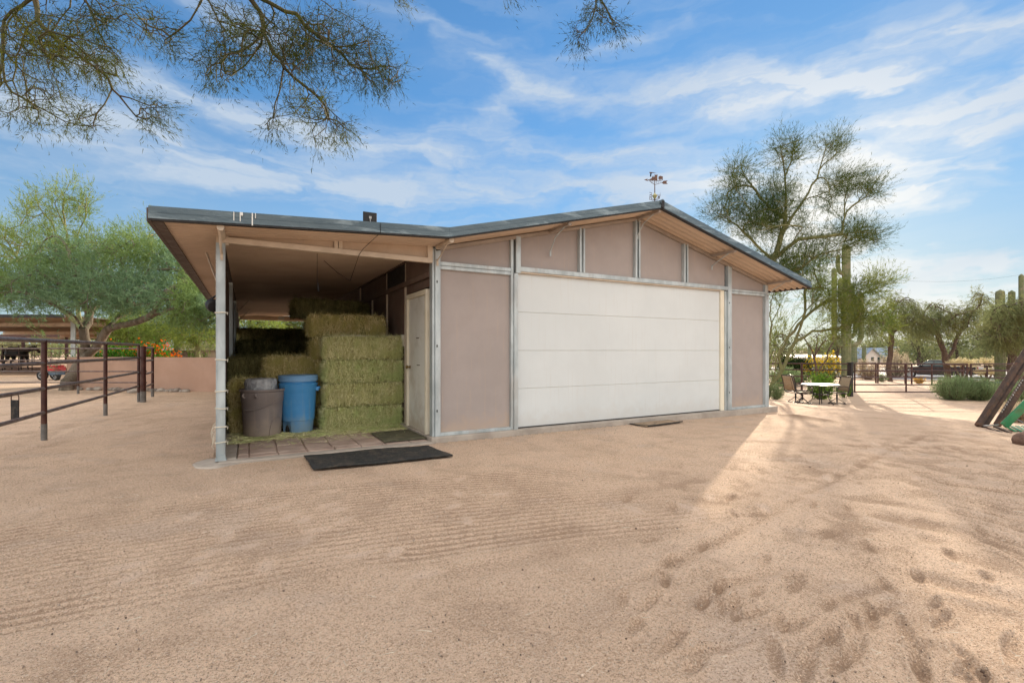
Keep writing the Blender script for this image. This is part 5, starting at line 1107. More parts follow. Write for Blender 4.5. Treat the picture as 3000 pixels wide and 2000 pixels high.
for s_ in (-1, 1):
    m_ = MB(); m_.box(2.70, 2.935, s_*.78-.13, s_*.78+.17*1 if s_ > 0 else s_*.78+.13, .82, 1.00); trp(m_, 'headlight', 'lamp_white', None, .03)
    m_ = MB(); m_.box(-2.97, -2.90, s_*.86-.08, s_*.86+.095, .85, 1.18); trp(m_, 'tail_light', 'lamp_red', None, .02)
    m_ = MB(); m_.box(1.0, 1.2, s_*1.0-.1, s_*1.0+.1, 1.22, 1.38); trp(m_, 'mirror', 'truck', None, .03)
# ================================================================== HOUSES ACROSS THE ROAD
def house(label, pts_px, dep, zb, yt_eave, yt_ridge, depth_m, mt_w='hwall', mt_r='hroof', gable=True, windows=(), name='house', xr=None):
    """pts_px = (left px, right px) of the wall facing us at depth dep; ridge runs with the facade unless gable faces us"""
    xl, xr_ = pts_px; zof = lambda py: CAM[2]+(CY-py)/F*dep; W_ = (xr_-xl)/F*dep; q = at(xl, 1026, dep); t = thing(name, label, 'house', (q[0], q[1], zb), rz=math.atan2(RT[1], RT[0]))
    he, hr = zof(yt_eave)-zb, zof(yt_ridge)-zb; m_ = MB()
    if gable: m_.prism([(0, 0), (W_, 0), (W_, he), (W_/2, hr), (0, he)], 0, depth_m); 
    else: m_.box(0, W_, 0, depth_m, 0, he)
    wl = m_.part('wall', M[mt_w], t, world=False); m_ = MB(); th = .15
    if gable:
        o = .6; sl_ = (hr-he)/(W_/2)
        m_.prism([(-o, he-o*sl_+.02), (W_/2, hr+.02), (W_/2, hr+th+.02), (-o, he-o*sl_+th+.02)], -o, depth_m+o); m_.prism([(W_/2+.001, hr+.02), (W_+o, he-o*sl_+.02), (W_+o, he-o*sl_+th+.02), (W_/2+.001, hr+th+.02)], -o, depth_m+o)
    else:
        D_ = depth_m; vs = [(-.6, -.6, he), (W_+.6, -.6, he), (W_+.6, D_/2, hr), (-.6, D_/2, hr), (-.6, D_+.6, he), (W_+.6, D_+.6, he)]; vs += [(x, y, z-.2) for x, y, z in vs]
        m_.add(vs, [(0, 1, 2, 3), (3, 2, 5, 4), (6, 9, 8, 7), (9, 10, 11, 8), (0, 6, 7, 1), (4, 5, 11, 10), (0, 3, 9, 6), (3, 4, 10, 9), (1, 7, 8, 2), (2, 8, 11, 5)])
    m_.part('roof', M[mt_r], t, world=False)
    for (xa, xb, ya, yb) in windows:
        x0_, x1_ = (xa-xl)/F*dep, (xb-xl)/F*dep; z0_, z1_ = zof(yb)-zb, zof(ya)-zb; m_ = MB(); m_.box(x0_, x1_, -.06, .05, z0_, z1_); wn = m_.part('window', M['black'], t, world=False)
        m_ = MB(); m_.box(x0_+.1, x1_-.1, -.08, -.065, z0_+.1, z1_-.1); m_.part('pane', M['glass'], wn, world=False)
    return t
ZG = -1.55
house('white gabled house with small dark window and pale grey roof across the road', (2528, 2578), 112, ZG, 1044, 1021, 12, windows=((2552, 2560, 1046, 1057), (2571, 2577, 1046, 1066)))
house('long white house wing with blue grey roof right of the gable', (2580, 2676), 116, ZG, 1045, 1018, 14, gable=False, windows=((2588, 2596, 1047, 1060), (2612, 2622, 1048, 1060), (2650, 2660, 1048, 1060)))
house('wide pale house with broad blue grey roof behind the pickup', (2676, 2905), 128, ZG, 1040, 1014, 18, gable=False, windows=((2730, 2745, 1046, 1058),))
house('low cream building with white flat roof behind the patio table', (2310, 2470), 86, ZG, 1046, 1039, 10, mt_w='wroof', mt_r='wroof', gable=False, windows=((2330, 2352, 1052, 1062),))
house('small sandy roofed house between the tall cactus and the white gable', (2490, 2528), 125, ZG, 1046, 1034, 9, mt_w='hwall', mt_r='tan_roof', gable=False)
house('distant grey gabled roof showing above the low cream building', (2318, 2385), 110, ZG, 1040, 1030, 9, mt_w='hwall', mt_r='tan_roof')
# road
V = []; Fs = []; n_ = 60
for k in range(n_+1):
    px = 2020+(3700-2020)*k/n_
    for dp in (44.5, 55, 66, 80): q = at(px, 1026, dp); V.append((q[0], q[1], g(q[0], q[1])+.02))
Fs = [(k*4+j, (k+1)*4+j, (k+1)*4+j+1, k*4+j+1) for k in range(n_) for j in range(3)]
M['road'] = pm('pale_grey_asphalt', (.26, .26, .28), (.31, .31, .33), .5, .9, .1, 8)
tag(put('road', mesh_from('road', V, Fs, M['road'])), kind='structure')
# ================================================================== LEFT BACKGROUND: BARNS, HORSE PENS
def canopy(label, xl, xr, dn, df_, pyn, thick, posts, name='shade_barn', fascia='black', under='barn_under', slope=0.0, pmat='galv'):
    zt_ = CAM[2]+(CY-pyn)/F*dn; A_, B_ = at(xl, 1026, dn), at(xr, 1026, dn); A2_, B2_ = A_+FW*(df_-dn), B_+FW*(df_-dn); t = thing(name, label, 'barn', (A_[0], A_[1], -.08))
    zz2 = zt_+slope
    m_ = MB(); m_.add([(*A_[:2], zt_), (*B_[:2], zt_), (*B2_[:2], zz2), (*A2_[:2], zz2), (*A_[:2], zt_-.05), (*B_[:2], zt_-.05), (*B2_[:2], zz2-.05), (*A2_[:2], zz2-.05)], [(0, 1, 2, 3), (0, 4, 5, 1), (1, 5, 6, 2), (2, 6, 7, 3), (3, 7, 4, 0)]); m_.part('roof', M['barn_top'], t)
    m_ = MB(); m_.add([(*A_[:2], zt_-.055), (*B_[:2], zt_-.055), (*B2_[:2], zz2-.055), (*A2_[:2], zz2-.055)], [(0, 3, 2, 1)]); m_.part('ceiling', M[under], t)
    m_ = MB(); m_.bar((*A_[:2], zt_-thick/2), (*B_[:2], zt_-thick/2), .08, thick); m_.part('fascia', M[fascia], t)
    for k in range(1, 5):
        f = k/4.5; a_ = A_+(A2_-A_)*f; b_ = B_+(B2_-B_)*f; zk = zt_+(zz2-zt_)*f
        m_ = MB(); m_.bar((*a_[:2], zk-.18), (*b_[:2], zk-.18), .1, .22); m_.part('purlin', M['cream_steel'] if k % 2 else M[under], t)
    for px, dp, w_, mm in posts:
        q = at(px, 1026, dp); m_ = MB(); m_.box(q[0]-w_/2, q[0]+w_/2, q[1]-w_/2, q[1]+w_/2, -.1, zt_+(zz2-zt_)*(dp-dn)/(df_-dn)-.07); m_.part('post', M[mm], t)
    return t
canopy('large open shade barn with dark fascia at the left edge behind the tree', -900, 190, 24, 46, 921, .16, [(215, 26, .19, 'galv'), (-250, 26, .19, 'galv'), (-30, 45, .19, 'galv')], slope=-.35)
canopy('lower maroon roofed pen shelter behind the large shade barn', -700, 325, 46, 56, 980, .25, [(195, 47, .22, 'maroon'), (68, 47, .22, 'maroon'), (-100, 47, .22, 'maroon')], fascia='maroon', under='maroon')
canopy('small sunlit canopy on pale posts right of the tree fork', 262, 352, 33, 42, 950, .10, [(288, 34, .14, 'galv'), (338, 34.5, .14, 'galv')], fascia='cream_steel', slope=-.5)
canopy('low dark shed with blue grey roof behind the yellow green trees', 460, 690, 34, 40, 983, .12, [(462, 34.2, .12, 'dark_steel'), (640, 34.2, .12, 'dark_steel')], fascia='hroof', under='wood_fence')
# board fence under it
A_, B_ = at(470, 1026, 31), at(690, 1026, 31); t = thing('board_fence', 'weathered board fence with pale and dark planks behind the pink wall', 'fence', (A_[0], A_[1], -.08)); rb = random.Random(2)
for k in range(30):
    a_ = A_+(B_-A_)*k/30; b_ = A_+(B_-A_)*(k+.93)/30; m_ = MB(); m_.bar((*((a_+b_)/2)[:2], -.1), (*((a_+b_)/2)[:2], 1.18+rb.uniform(-.03, .03)), .028, np.linalg.norm(b_-a_), tuple(RT)); m_.part('board', M['wood_fence' if rb.random() < .7 else 'tan_roof'], t)
for z in (.2, .75, 1.2): m_ = MB(); m_.bar((*(A_-FW*.05)[:2], z), (*(B_-FW*.05)[:2], z), .04, .08); m_.part('cross_rail', M['wood_fence'], t)
# corral panels
A_, B_ = gp(-240, 30), gp(132, 30)
fence('corral_panel', 'pink brown corral panels round the black horse at the far left', [A_, B_], [(gp(px, 30), .028) for px in (-200, -100, 7, 55, 94, 130)], [.25, .62, 1.0, 1.3, 1.62], rr_=.026, rm_='maroon_sky', sleeve=False)
A_, B_ = gp(140, 44), gp(420, 44)
fence('corral_panel', 'thin far corral panels seen right of the big tree trunk', [gp(100, 44), gp(250, 44)], [(gp(px, 44), .03) for px in (100, 150, 200, 250)], [.3, .7, 1.1, 1.5], rr_=.03, rm_='maroon', sleeve=False)
# horse
hq = at(52, 1026, 33); hz = -.08
t = thing('horse', 'black horse standing side on behind corral panels at the far left', 'horse', (hq[0], hq[1], hz), rz=math.atan2(RT[1], RT[0]))
J = {'rump': (-.78, 0, 1.32), 'hip': (-.55, 0, 1.28), 'belly': (-.1, 0, 1.17), 'chest': (.42, 0, 1.20), 'with': (.45, 0, 1.30), 'n1': (.72, 0, 1.38), 'n2': (.98, 0, 1.45), 'poll': (1.22, 0, 1.48), 'face': (1.38, 0, 1.30), 'muz': (1.50, 0, 1.12)}
E_ = [('belly', 'hip'), ('hip', 'rump'), ('belly', 'chest'), ('chest', 'with'), ('with', 'n1'), ('n1', 'n2'), ('n2', 'poll'), ('poll', 'face'), ('face', 'muz')]; RAD = {'rump': .22, 'hip': .31, 'belly': .33, 'chest': .33, 'with': .24, 'n1': .21, 'n2': .155, 'poll': .12, 'face': .10, 'muz': .065}
for s_, nm in ((1, 'L'), (-1, 'R')):
    y = .17*s_; dx = .06*s_
    for k, p, r, pr_ in (('f1', (.45, y, .92), .13, 'chest'), ('f2', (.46+dx, y, .55), .062, 'f1'+nm), ('f3', (.45+dx, y, .30), .042, 'f2'+nm), ('f4', (.46+dx, y, .10), .04, 'f3'+nm), ('f5', (.50+dx, y, .03), .055, 'f4'+nm),
                         ('h1', (-.55, y, .98), .19, 'hip'), ('h2', (-.45+dx, y, .74), .11, 'h1'+nm), ('h3', (-.72+dx, y, .52), .062, 'h2'+nm), ('h4', (-.68+dx, y, .26), .042, 'h3'+nm), ('h5', (-.66+dx, y, .10), .042, 'h4'+nm), ('h6', (-.61+dx, y, .03), .055, 'h5'+nm)):
        J[k+nm] = p; RAD[k+nm] = r; E_.append((pr_, k+nm))
ks = list(J); me = bpy.data.meshes.new('body'); me.from_pydata([J[k] for k in ks], [(ks.index(a_), ks.index(b_)) for a_, b_ in E_], []); me.materials.append(M['horse']); hb = put('body', me, t)
sk = hb.modifiers.new('skin', 'SKIN'); sk.use_smooth_shade = True
for k, sv in zip(ks, me.skin_vertices[0].data): sv.radius = (RAD[k], RAD[k]*1.0); sv.use_root = (k == 'belly')
hb.modifiers.new('sub', 'SUBSURF').levels = 1; hb.modifiers['sub'].render_levels = 2
for s_ in (-1, 1): m_ = MB(); m_.tube([(1.20, .06*s_, 1.57), (1.21, .075*s_, 1.64), (1.22, .07*s_, 1.71)], [.035, .03, .004], 8); m_.part('ear', M['horse'], t, world=False)
rr = np.random.default_rng(4); n_ = 260; P = np.stack([rr.uniform(.5, 1.2, n_), rr.normal(0, .02, n_), np.zeros(n_)], -1); P[:, 2] = 1.50+(P[:, 0]-.5)*.13; V, Q = ribbons(P, nrm(np.stack([rr.normal(0, .1, n_), rr.choice([-1, 1], n_)*.5, -np.ones(n_)], -1)), np.full(n_, .26), np.full(n_, .02), P*0, rr, 2); put('mane', mesh_from('mane', V, Q, M['horse']), t)
P = np.stack([rr.normal(-.97, .02, n_), rr.normal(0, .03, n_), rr.normal(1.36, .03, n_)], -1); V, Q = ribbons(P, nrm(np.stack([rr.normal(-.15, .05, n_), rr.normal(0, .05, n_), -np.ones(n_)], -1)), np.full(n_, .85), np.full(n_, .02), P*0, rr, 3); put('tail', mesh_from('tail', V, Q, M['horse']), t)
# red mower
mq = at(157, 1026, 21.5); t = thing('riding_mower', 'small red garden tractor with black tyre beside the big tree trunk', 'garden tractor', (mq[0], mq[1], -.08), rz=math.atan2(RT[1], RT[0]))
m_ = MB(); m_.box(-.30, .32, -.28, .28, .40, .58); m_.part('hood', M['red'], t, .03, world=False); m_ = MB(); m_.box(-.22, .28, -.24, .24, .585, .66); m_.part('hood_top', M['red'], t, .03, world=False)
m_ = MB(); m_.box(-.02, .30, -.25, .25, .22, .39); m_.part('engine_deck', M['blue_metal'], t, .02, world=False)
for x, r_ in ((-.20, .22), (.42, .13)):
    for s_ in (-1, 1): m_ = MB(); m_.lathe([(.01, -.08), (r_*.8, -.08), (r_, -.05), (r_, .05), (r_*.8, .08), (.01, .08)], (0, 0, 0), 22); wq = m_.part('wheel', M['tyre'], t, world=False); wq.rotation_euler = (PI/2, 0, 0); wq.location = (x, s_*.30, r_); m_ = MB(); m_.lathe([(.01, .06), (r_*.45, .085), (r_*.5, .08)], (0, 0, 0), 14); m_.part('rim', M['rim'], wq, world=False)
m_ = MB(); m_.tube([(-.1, 0, .6), (-.28, 0, .85)], .015, 6); m_.tube([(-.28+.14*math.cos(a)*.4, .14*math.sin(a), .85+.14*math.cos(a)*.8) for a in np.linspace(0, 2*PI, 17)], .012, 6, cap=False); m_.part('steering_wheel', M['black'], t, world=False)
# overhead line far right
a_, c_ = at(2600, 820, 70), at(3200, 762, 60); m_ = MB(); m_.tube([tuple(a_+(c_-a_)*f-np.array([0, 0, 1.2*math.sin(f*PI)])) for f in np.linspace(0, 1, 12)], .009, 4)
pa = at(2560, 820, 71); tag(m_.part('power_line', M['black']), 'thin overhead cable sagging across the sky at the right', 'cable')
# ================================================================== TREES
R0 = np.random.default_rng(101)
KT = 1.3
# big ironwood on the left
B0 = gnd(196, 1143); dT = 16.4
tp = lambda px, py, d=0: at(px, py, dT+d)
limbs = [[B0, tp(215, 1100), tp(238, 1060, .1), tp(252, 1010, .1), tp(245, 965, .0)], [tp(245, 965), tp(215, 925, -.5), tp(170, 900, -.9), tp(110, 870, -1.3), tp(40, 850, -1.5)], [tp(245, 965), tp(262, 915, .3), tp(290, 880, .5), tp(330, 840, .6), tp(360, 790, .6)],
         [tp(240, 1055, .1), tp(285, 1015, .2), tp(315, 965, .1), tp(370, 950, -.2), tp(430, 930, -.6), tp(500, 905, -.8), tp(570, 900, -1)], [tp(315, 965), tp(345, 930, .5), tp(400, 900, .9), tp(450, 860, 1)],
         [tp(215, 925), tp(225, 860), tp(215, 790), tp(200, 730, .2)], [tp(212, 1100), tp(165, 1080, -.3), tp(172, 1010, -.4), tp(130, 990, -.6), tp(100, 965, -.8)]]
tg = cat(ellpx(60, 850, dT-.8, 160, 70, 1.8, 110, R0), ellpx(250, 850, dT, 150, 80, 2.0, 130, R0), ellpx(420, 860, dT, 140, 75, 1.9, 140, R0), ellpx(560, 900, dT-.8, 90, 65, 1.5, 110, R0), ellpx(190, 765, dT+.5, 160, 70, 1.5, 90, R0), ellpx(340, 740, dT+.5, 100, 60, 1.5, 50, R0), ellpx(-120, 830, dT, 130, 80, 1.8, 60, R0), ellpx(480, 770, dT+.6, 80, 65, 1.2, 60, R0), ellpx(545, 800, dT, 40, 60, 1.2, 30, R0))
R0.shuffle(tg)
plant_tree('ironwood_tree', 'broad grey green ironwood with forked pale trunk behind the left fence', 'tree', limbs, tg, M['bark'], M['leaf_iron'], R0, step=.28, rtip=.007, rmax=.30, power=.52, tw=6, twl=.45, tww=.013, lf=8, lfl=.12, lfw=.021, up=.16, spread=1.0, sag=.05, leafang=1.0)
KT = 1.15
# yellow-green palo verde rising behind it
dT = 21; R0 = np.random.default_rng(102); B0 = base_at(262, dT)
limbs = [[B0, tp(258, 1050), tp(235, 950), tp(215, 850), tp(196, 770)], [tp(196, 770), tp(175, 720), tp(150, 650), tp(110, 600)], [tp(196, 770), tp(198, 690), tp(185, 620), tp(180, 560)], [tp(196, 770), tp(225, 700), tp(250, 640), tp(262, 570)], [tp(235, 950), tp(330, 860, .5), tp(420, 790, .6), tp(450, 700, .6)], [tp(235, 950), tp(120, 850), tp(40, 740), tp(-10, 660)], [tp(330, 860, .5), tp(300, 770), tp(330, 700)]]
tg = cat(ellpx(110, 620, dT, 65, 75, 1.2, 45, R0), ellpx(190, 600, dT, 55, 75, 1.2, 45, R0), ellpx(245, 600, dT, 40, 55, 1.0, 30, R0), ellpx(150, 730, dT, 150, 70, 2, 110, R0), ellpx(10, 720, dT, 90, 80, 2, 60, R0), ellpx(330, 740, dT, 120, 80, 2, 110, R0), ellpx(440, 720, dT, 60, 90, 1.2, 50, R0), ellpx(-120, 740, dT, 100, 90, 2, 40, R0))
R0.shuffle(tg)
plant_tree('palo_verde_tree', 'yellow green palo verde spraying upward above the ironwood at the left', 'tree', limbs, tg, M['bark_green'], M['leaf_yel'], R0, step=.32, rtip=.008, rmax=.2, tw=4, twl=.60, tww=.016, lf=7, lfl=.12, lfw=.018, up=.5, spread=.6, sag=.12, leafang=.8)
KT = 1.0
# trees behind the pink wall
for i, (px, dp, py, rx, ry, lb, lf_) in enumerate(((372, 27, 960, 75, 60, 'bright palo verde with dark leaning stems behind the flower hedge', 'leaf_yel'), (452, 29, 955, 95, 60, 'palo verde with pale forked trunk behind the orange flowers', 'leaf_yel'), (585, 26, 950, 90, 62, 'drooping sunlit palo verde directly left of the lean-to post', 'leaf_yel'),
                                                   (745, 30, 950, 90, 42, 'leafy tree seen through the back of the hay lean-to', 'leaf_yel'), (845, 34, 955, 80, 40, 'bluer tree seen through the back of the lean-to beside the light', 'leaf_pv'))):
    R0 = np.random.default_rng(110+i); dT = dp; B0 = base_at(px, dp)
    limbs = [[B0, tp(px-4, 1040), tp(px+5, py+30)], [tp(px+5, py+30), tp(px-25, py, -.3)], [tp(px+5, py+30), tp(px+30, py-5, .3)], [tp(px-4, 1040), tp(px-32, py+15)]]
    tg = cat(ellpx(px, py, dp, rx, ry, 2.2, 110, R0), ellpx(px, py+30, dp, rx*.9, ry*.5, 2, 35, R0)); R0.shuffle(tg)
    plant_tree('palo_verde_tree', lb, 'tree', limbs, tg, M['bark_green'], M[lf_], R0, step=.4, rtip=.012, rmax=.22, tw=7, twl=.6, tww=.02, lf=7, lfl=.15, lfw=.030, up=-.15, spread=1.1, sag=.1)
# tall palo verde behind the garage roof
KT = 1.45
dT = 17.5; R0 = np.random.default_rng(131); B0 = base_at(2215, dT)
SUNH = (2392, 650, 40)
limbs = [[B0, tp(2222, 950), tp(2240, 850), tp(2262, 760), tp(2290, 690), tp(2300, 640)], [tp(2300, 640), tp(2302, 580), tp(2300, 520), tp(2320, 470), tp(2330, 420)], [tp(2300, 640), tp(2255, 610), tp(2215, 560), tp(2185, 520), tp(2150, 490)], [tp(2262, 760), tp(2340, 700, -.3), tp(2440, 690, -.5), tp(2520, 680, -.5), tp(2590, 680, -.5)],
         [tp(2290, 690), tp(2350, 590, .3), tp(2430, 560, .4), tp(2490, 520, .4)], [tp(2240, 850), tp(2330, 790), tp(2400, 745), tp(2470, 730)], [tp(2350, 590), tp(2400, 500), tp(2450, 450), tp(2480, 400)], [tp(2262, 760), tp(2200, 700), tp(2160, 660)], [tp(2440, 690), tp(2480, 620), tp(2550, 560), tp(2600, 540)]]
tg = cat(ellpx(2300, 450, dT, 60, 65, 1, 60, R0), ellpx(2430, 435, dT, 45, 50, .8, 34, R0), ellpx(2165, 520, dT, 50, 55, 1, 42, R0), ellpx(2110, 620, dT, 45, 35, 1, 34, R0), ellpx(2140, 570, dT, 40, 50, 1, 24, R0), ellpx(2280, 590, dT, 70, 70, 1.3, 90, R0), ellpx(2475, 545, dT, 90, 45, 1.2, 80, R0), ellpx(2545, 560, dT, 45, 32, .8, 26, R0),
         ellpx(2235, 650, dT, 85, 65, 1.5, 150, R0), ellpx(2390, 650, dT, 90, 70, 1.4, 80, R0, SUNH), ellpx(2510, 690, dT, 85, 40, 1.2, 80, R0), ellpx(2390, 745, dT, 130, 38, 1.2, 80, R0), ellpx(2322, 790, dT, 45, 32, 1.2, 50, R0), ellpx(2160, 640, dT, 60, 50, 1, 40, R0), ellpx(2260, 780, dT, 90, 60, 1.4, 50, R0))
R0.shuffle(tg)
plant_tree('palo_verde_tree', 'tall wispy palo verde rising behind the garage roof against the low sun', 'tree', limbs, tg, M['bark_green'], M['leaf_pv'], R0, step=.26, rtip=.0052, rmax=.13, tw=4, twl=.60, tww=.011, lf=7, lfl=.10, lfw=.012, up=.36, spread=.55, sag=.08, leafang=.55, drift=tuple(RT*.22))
# leaning palo verde at the garage corner
dT = 19.5; R0 = np.random.default_rng(141); B0 = base_at(2249, dT)
limbs = [[B0, tp(2262, 1120), tp(2290, 1085), tp(2310, 1040), tp(2330, 1000), tp(2380, 970), tp(2450, 930)], [tp(2262, 1120), tp(2268, 1070), tp(2272, 1010), tp(2300, 950), tp(2330, 900)], [tp(2290, 1085), tp(2280, 1040), tp(2310, 985), tp(2370, 920), tp(2420, 880), tp(2500, 840)], [B0, tp(2252, 1080), tp(2256, 1000), tp(2258, 900), tp(2270, 840)], [tp(2330, 1000), tp(2350, 940), tp(2360, 880), tp(2350, 820)], [tp(2380, 970), tp(2460, 960), tp(2540, 930)], [tp(2420, 880), tp(2480, 870), tp(2560, 850), tp(2610, 830)], [tp(2262, 1120), tp(2300, 1060, .4), tp(2350, 1015, .5), tp(2420, 985, .5), tp(2500, 960, .4)], [tp(2262, 1120), tp(2275, 1050, -.4), tp(2320, 960, -.5), tp(2380, 890, -.5)], [B0, tp(2244, 1050, .3), tp(2262, 940, .4), tp(2300, 860, .4)]]
tg = cat(ellpx(2395, 850, dT, 45, 70, 1.2, 70, R0), ellpx(2455, 880, dT, 95, 65, 1.5, 90, R0), ellpx(2540, 910, dT, 80, 50, 1.2, 55, R0), ellpx(2270, 850, dT, 30, 80, 1.0, 26, R0), ellpx(2370, 770, dT, 55, 28, 1, 26, R0), ellpx(2570, 830, dT, 60, 28, .9, 36, R0), ellpx(2460, 960, dT, 60, 40, 1, 45, R0), ellpx(2300, 800, dT, 40, 26, 1, 16, R0), ellpx(2530, 850, dT, 60, 40, 1, 40, R0), ellpx(2290, 960, dT, 50, 30, 1.0, 8, R0), ellpx(2600, 955, dT, 30, 30, .8, 18, R0))
R0.shuffle(tg)
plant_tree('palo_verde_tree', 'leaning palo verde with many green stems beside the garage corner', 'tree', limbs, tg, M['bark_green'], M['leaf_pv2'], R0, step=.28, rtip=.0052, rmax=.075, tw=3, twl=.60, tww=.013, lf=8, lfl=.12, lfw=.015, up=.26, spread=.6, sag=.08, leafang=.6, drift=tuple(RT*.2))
KT = 1.0
# bare branching bush between fence and houses
dT = 25; R0 = np.random.default_rng(145); B0 = base_at(2392, dT)
limbs = [[B0, tp(2392, 1090), tp(2385, 1050), tp(2370, 1010), tp(2355, 990)], [tp(2385, 1050), tp(2405, 1010), tp(2430, 990)], [tp(2392, 1090), tp(2425, 1050), tp(2450, 1028), tp(2475, 1010)], [tp(2385, 1050), tp(2395, 1000), tp(2398, 970)], [tp(2425, 1050), tp(2435, 1010), tp(2455, 985)]]
tg = cat(ellpx(2400, 985, dT, 80, 30, 1, 40, R0)); plant_tree('mesquite_tree', 'thin bare branched tree standing behind the patio fence', 'tree', limbs, tg, M['bark_dark'], M['leaf_pv'], R0, step=.35, rtip=.011, rmax=.07, tw=2, twl=.4, lf=3, lfl=.1, lfw=.016)
# weeping mesquites by the road
for i, (px, dp, forks, els, lb) in enumerate((
        (2608, 38, [[(2608, 1120), (2604, 1060), (2612, 1000), (2612, 965)], [(2612, 965), (2590, 945), (2560, 930)], [(2612, 985), (2650, 950), (2690, 930)], [(2612, 965), (2612, 925), (2625, 890), (2650, 872)]], [(2600, 935, 60, 40, 60), (2660, 925, 50, 45, 60), (2560, 950, 40, 40, 30), (2640, 885, 45, 22, 24)], 'weeping mesquite with single dark trunk left of the pickup'),
        (2777, 39, [[(2777, 1122), (2775, 1080), (2770, 1055)], [(2770, 1055), (2758, 1010), (2745, 975), (2720, 950)], [(2772, 1065), (2795, 1020), (2805, 985), (2830, 950)], [(2805, 985), (2840, 930), (2870, 890)], [(2745, 975), (2750, 930), (2765, 905)]], [(2730, 945, 60, 38, 85), (2790, 935, 60, 38, 85), (2845, 925, 45, 40, 50), (2875, 875, 30, 25, 20), (2750, 900, 80, 16, 25), (2700, 950, 35, 35, 30)], 'weeping mesquite with forked trunk in front of the pickup'),
        (2966, 31, [[(2966, 1118), (2966, 1050), (2962, 1010)], [(2962, 1010), (2945, 965), (2940, 920)], [(2962, 1010), (2985, 960), (2995, 920)], [(2945, 965), (2920, 930)]], [(2935, 930, 50, 45, 60), (2985, 915, 45, 50, 60), (2965, 890, 50, 25, 30), (2920, 975, 45, 45, 60), (2975, 985, 50, 35, 40), (3030, 950, 50, 60, 40)], 'mesquite with slim dark trunk at the right edge before the cacti'))):
    R0 = np.random.default_rng(150+i); dT = dp; B0 = base_at(px, dp); limbs = [[tp(*q) for q in f] for f in forks]; limbs[0][0] = B0
    tg = cat(*[ellpx(x, y, dp, rx, ry, 1.8, n, R0) for x, y, rx, ry, n in els]); R0.shuffle(tg)
    plant_tree('mesquite_tree', lb, 'tree', limbs, tg, M['bark_dark'], M['leaf_mes'], R0, step=.45, rtip=.017, rmax=.30, tw=6, twl=.9, tww=.022, lf=7, lfl=.20, lfw=.034, up=-.75, spread=.9, sag=.15, leafang=.7)
# mid-distance trees and scrub between the houses
for i, (px, dp, py, rx, ry, lb) in enumerate(((2700, 75, 1030, 60, 26, 'pale spreading tree in front of the white house wing'), (2900, 80, 1035, 70, 24, 'green bushy tree behind the chollas'), (2985, 60, 1010, 50, 40, 'green tree at the right edge behind the cacti'), (2830, 90, 1040, 70, 16, 'low green tree in front of the wide pale house'), (2290, 60, 1010, 50, 40, 'green tree between garage corner and low cream building'), (2440, 100, 1022, 60, 12, 'low tree line above the cream building roof'), (2590, 150, 1014, 90, 10, 'far tree crown above the white gabled house'), (2455, 62, 1003, 45, 28, 'tree behind the giant cactus beside the cream building'), (2690, 62, 1000, 50, 28, 'tree standing over the white house wing'), (2800, 60, 1005, 48, 26, 'tree above the pickup cab across the road'), (2885, 58, 1000, 45, 30, 'tree left of the broad saguaro across the road'), (3060, 45, 980, 80, 60, 'leafy tree past the right edge behind the cacti'), (2955, 50, 1000, 60, 35, 'bushy tree between the broad saguaro and the far house'), (2640, 70, 1030, 40, 22, 'pale bushy tree beside the white gable'), (2250, 40, 1040, 25, 40, 'dark green tree tight against the garage corner'))):
    R0 = np.random.default_rng(170+i); dT = dp; B0 = base_at(px, dp); B0[2] = max(B0[2], -1.55); limbs = [[B0, tp(px, py+ry*.6)], [tp(px, py+ry*.6), tp(px-rx*.4, py)], [tp(px, py+ry*.6), tp(px+rx*.4, py)]]
    tg = ellpx(px, py, dp, rx, ry, rx/F*dp*.8, 90, R0); s_ = dp/40
    plant_tree('desert_tree', lb, 'tree', limbs, tg, M['bark_dark'], M['leaf_far'], R0, step=.8*s_**.5, rtip=.02*s_, rmax=.3, tw=5, twl=.9*s_, tww=.03*s_, lf=6, lfl=.26*s_, lfw=.07*s_, up=.0, spread=1.1, group='background trees across the road')
# ================================================================== SHRUBS
R0 = np.random.default_rng(200)
bush('flowering_hedge', 'bright green hedge with orange blossoms behind the pink wall', 'hedge', at(372, 1026, 19)*np.array([1, 1, 0])+np.array([0, 0, -.08]), (1.5, .8), 1.45, 90, M['leaf_flower'], R0, .04, .09, 9000, flowers=M['petal_orange'], fn=90, fw=.05)
bush('flowering_shrub', 'mass of vivid orange flowers behind the thick gate post', 'shrub', at(448, 1026, 19.5)*np.array([1, 1, 0])+np.array([0, 0, -.08]), (.9, .6), 1.38, 60, M['leaf_flower'], R0, .04, .09, 2500, flowers=M['petal_orange'], fn=420, fw=.05)
bush('agave_clump', 'small pale green clump in front of the board fence', 'shrub', at(574, 1026, 28)*np.array([1, 1, 0])+np.array([0, 0, -.08]), (.6, .5), 1.25, 30, M['leaf_bright'], R0, .03, .12, 900)
q = base_at(2272, 19.3); bush('desert_shrub', 'small rounded green shrub at the foot of the leaning palo verde', 'shrub', q, (.40, .35), .62, 40, M['leaf_sage'], R0, .010, .06, 3500)
q = base_at(2405, 19.6); bush('leafy_shrub', 'bright backlit green shrub behind the patio table', 'shrub', q, (.80, .45), 1.0, 60, M['leaf_bright'], R0, .022, .09, 2600)
q = base_at(2475, 20.2); bush('leafy_shrub', 'low light green weeds around the foot of the black gate post', 'shrub', q, (.35, .3), .6, 20, M['leaf_bright'], R0, .02, .07, 700)
q = base_at(2795, 19.4); bush('sage_bush', 'left half of the rounded sage hedge before the pipe gate', 'shrub', q, (.85, .7), .88, 130, M['leaf_sage'], R0, .012, .07, 14000)
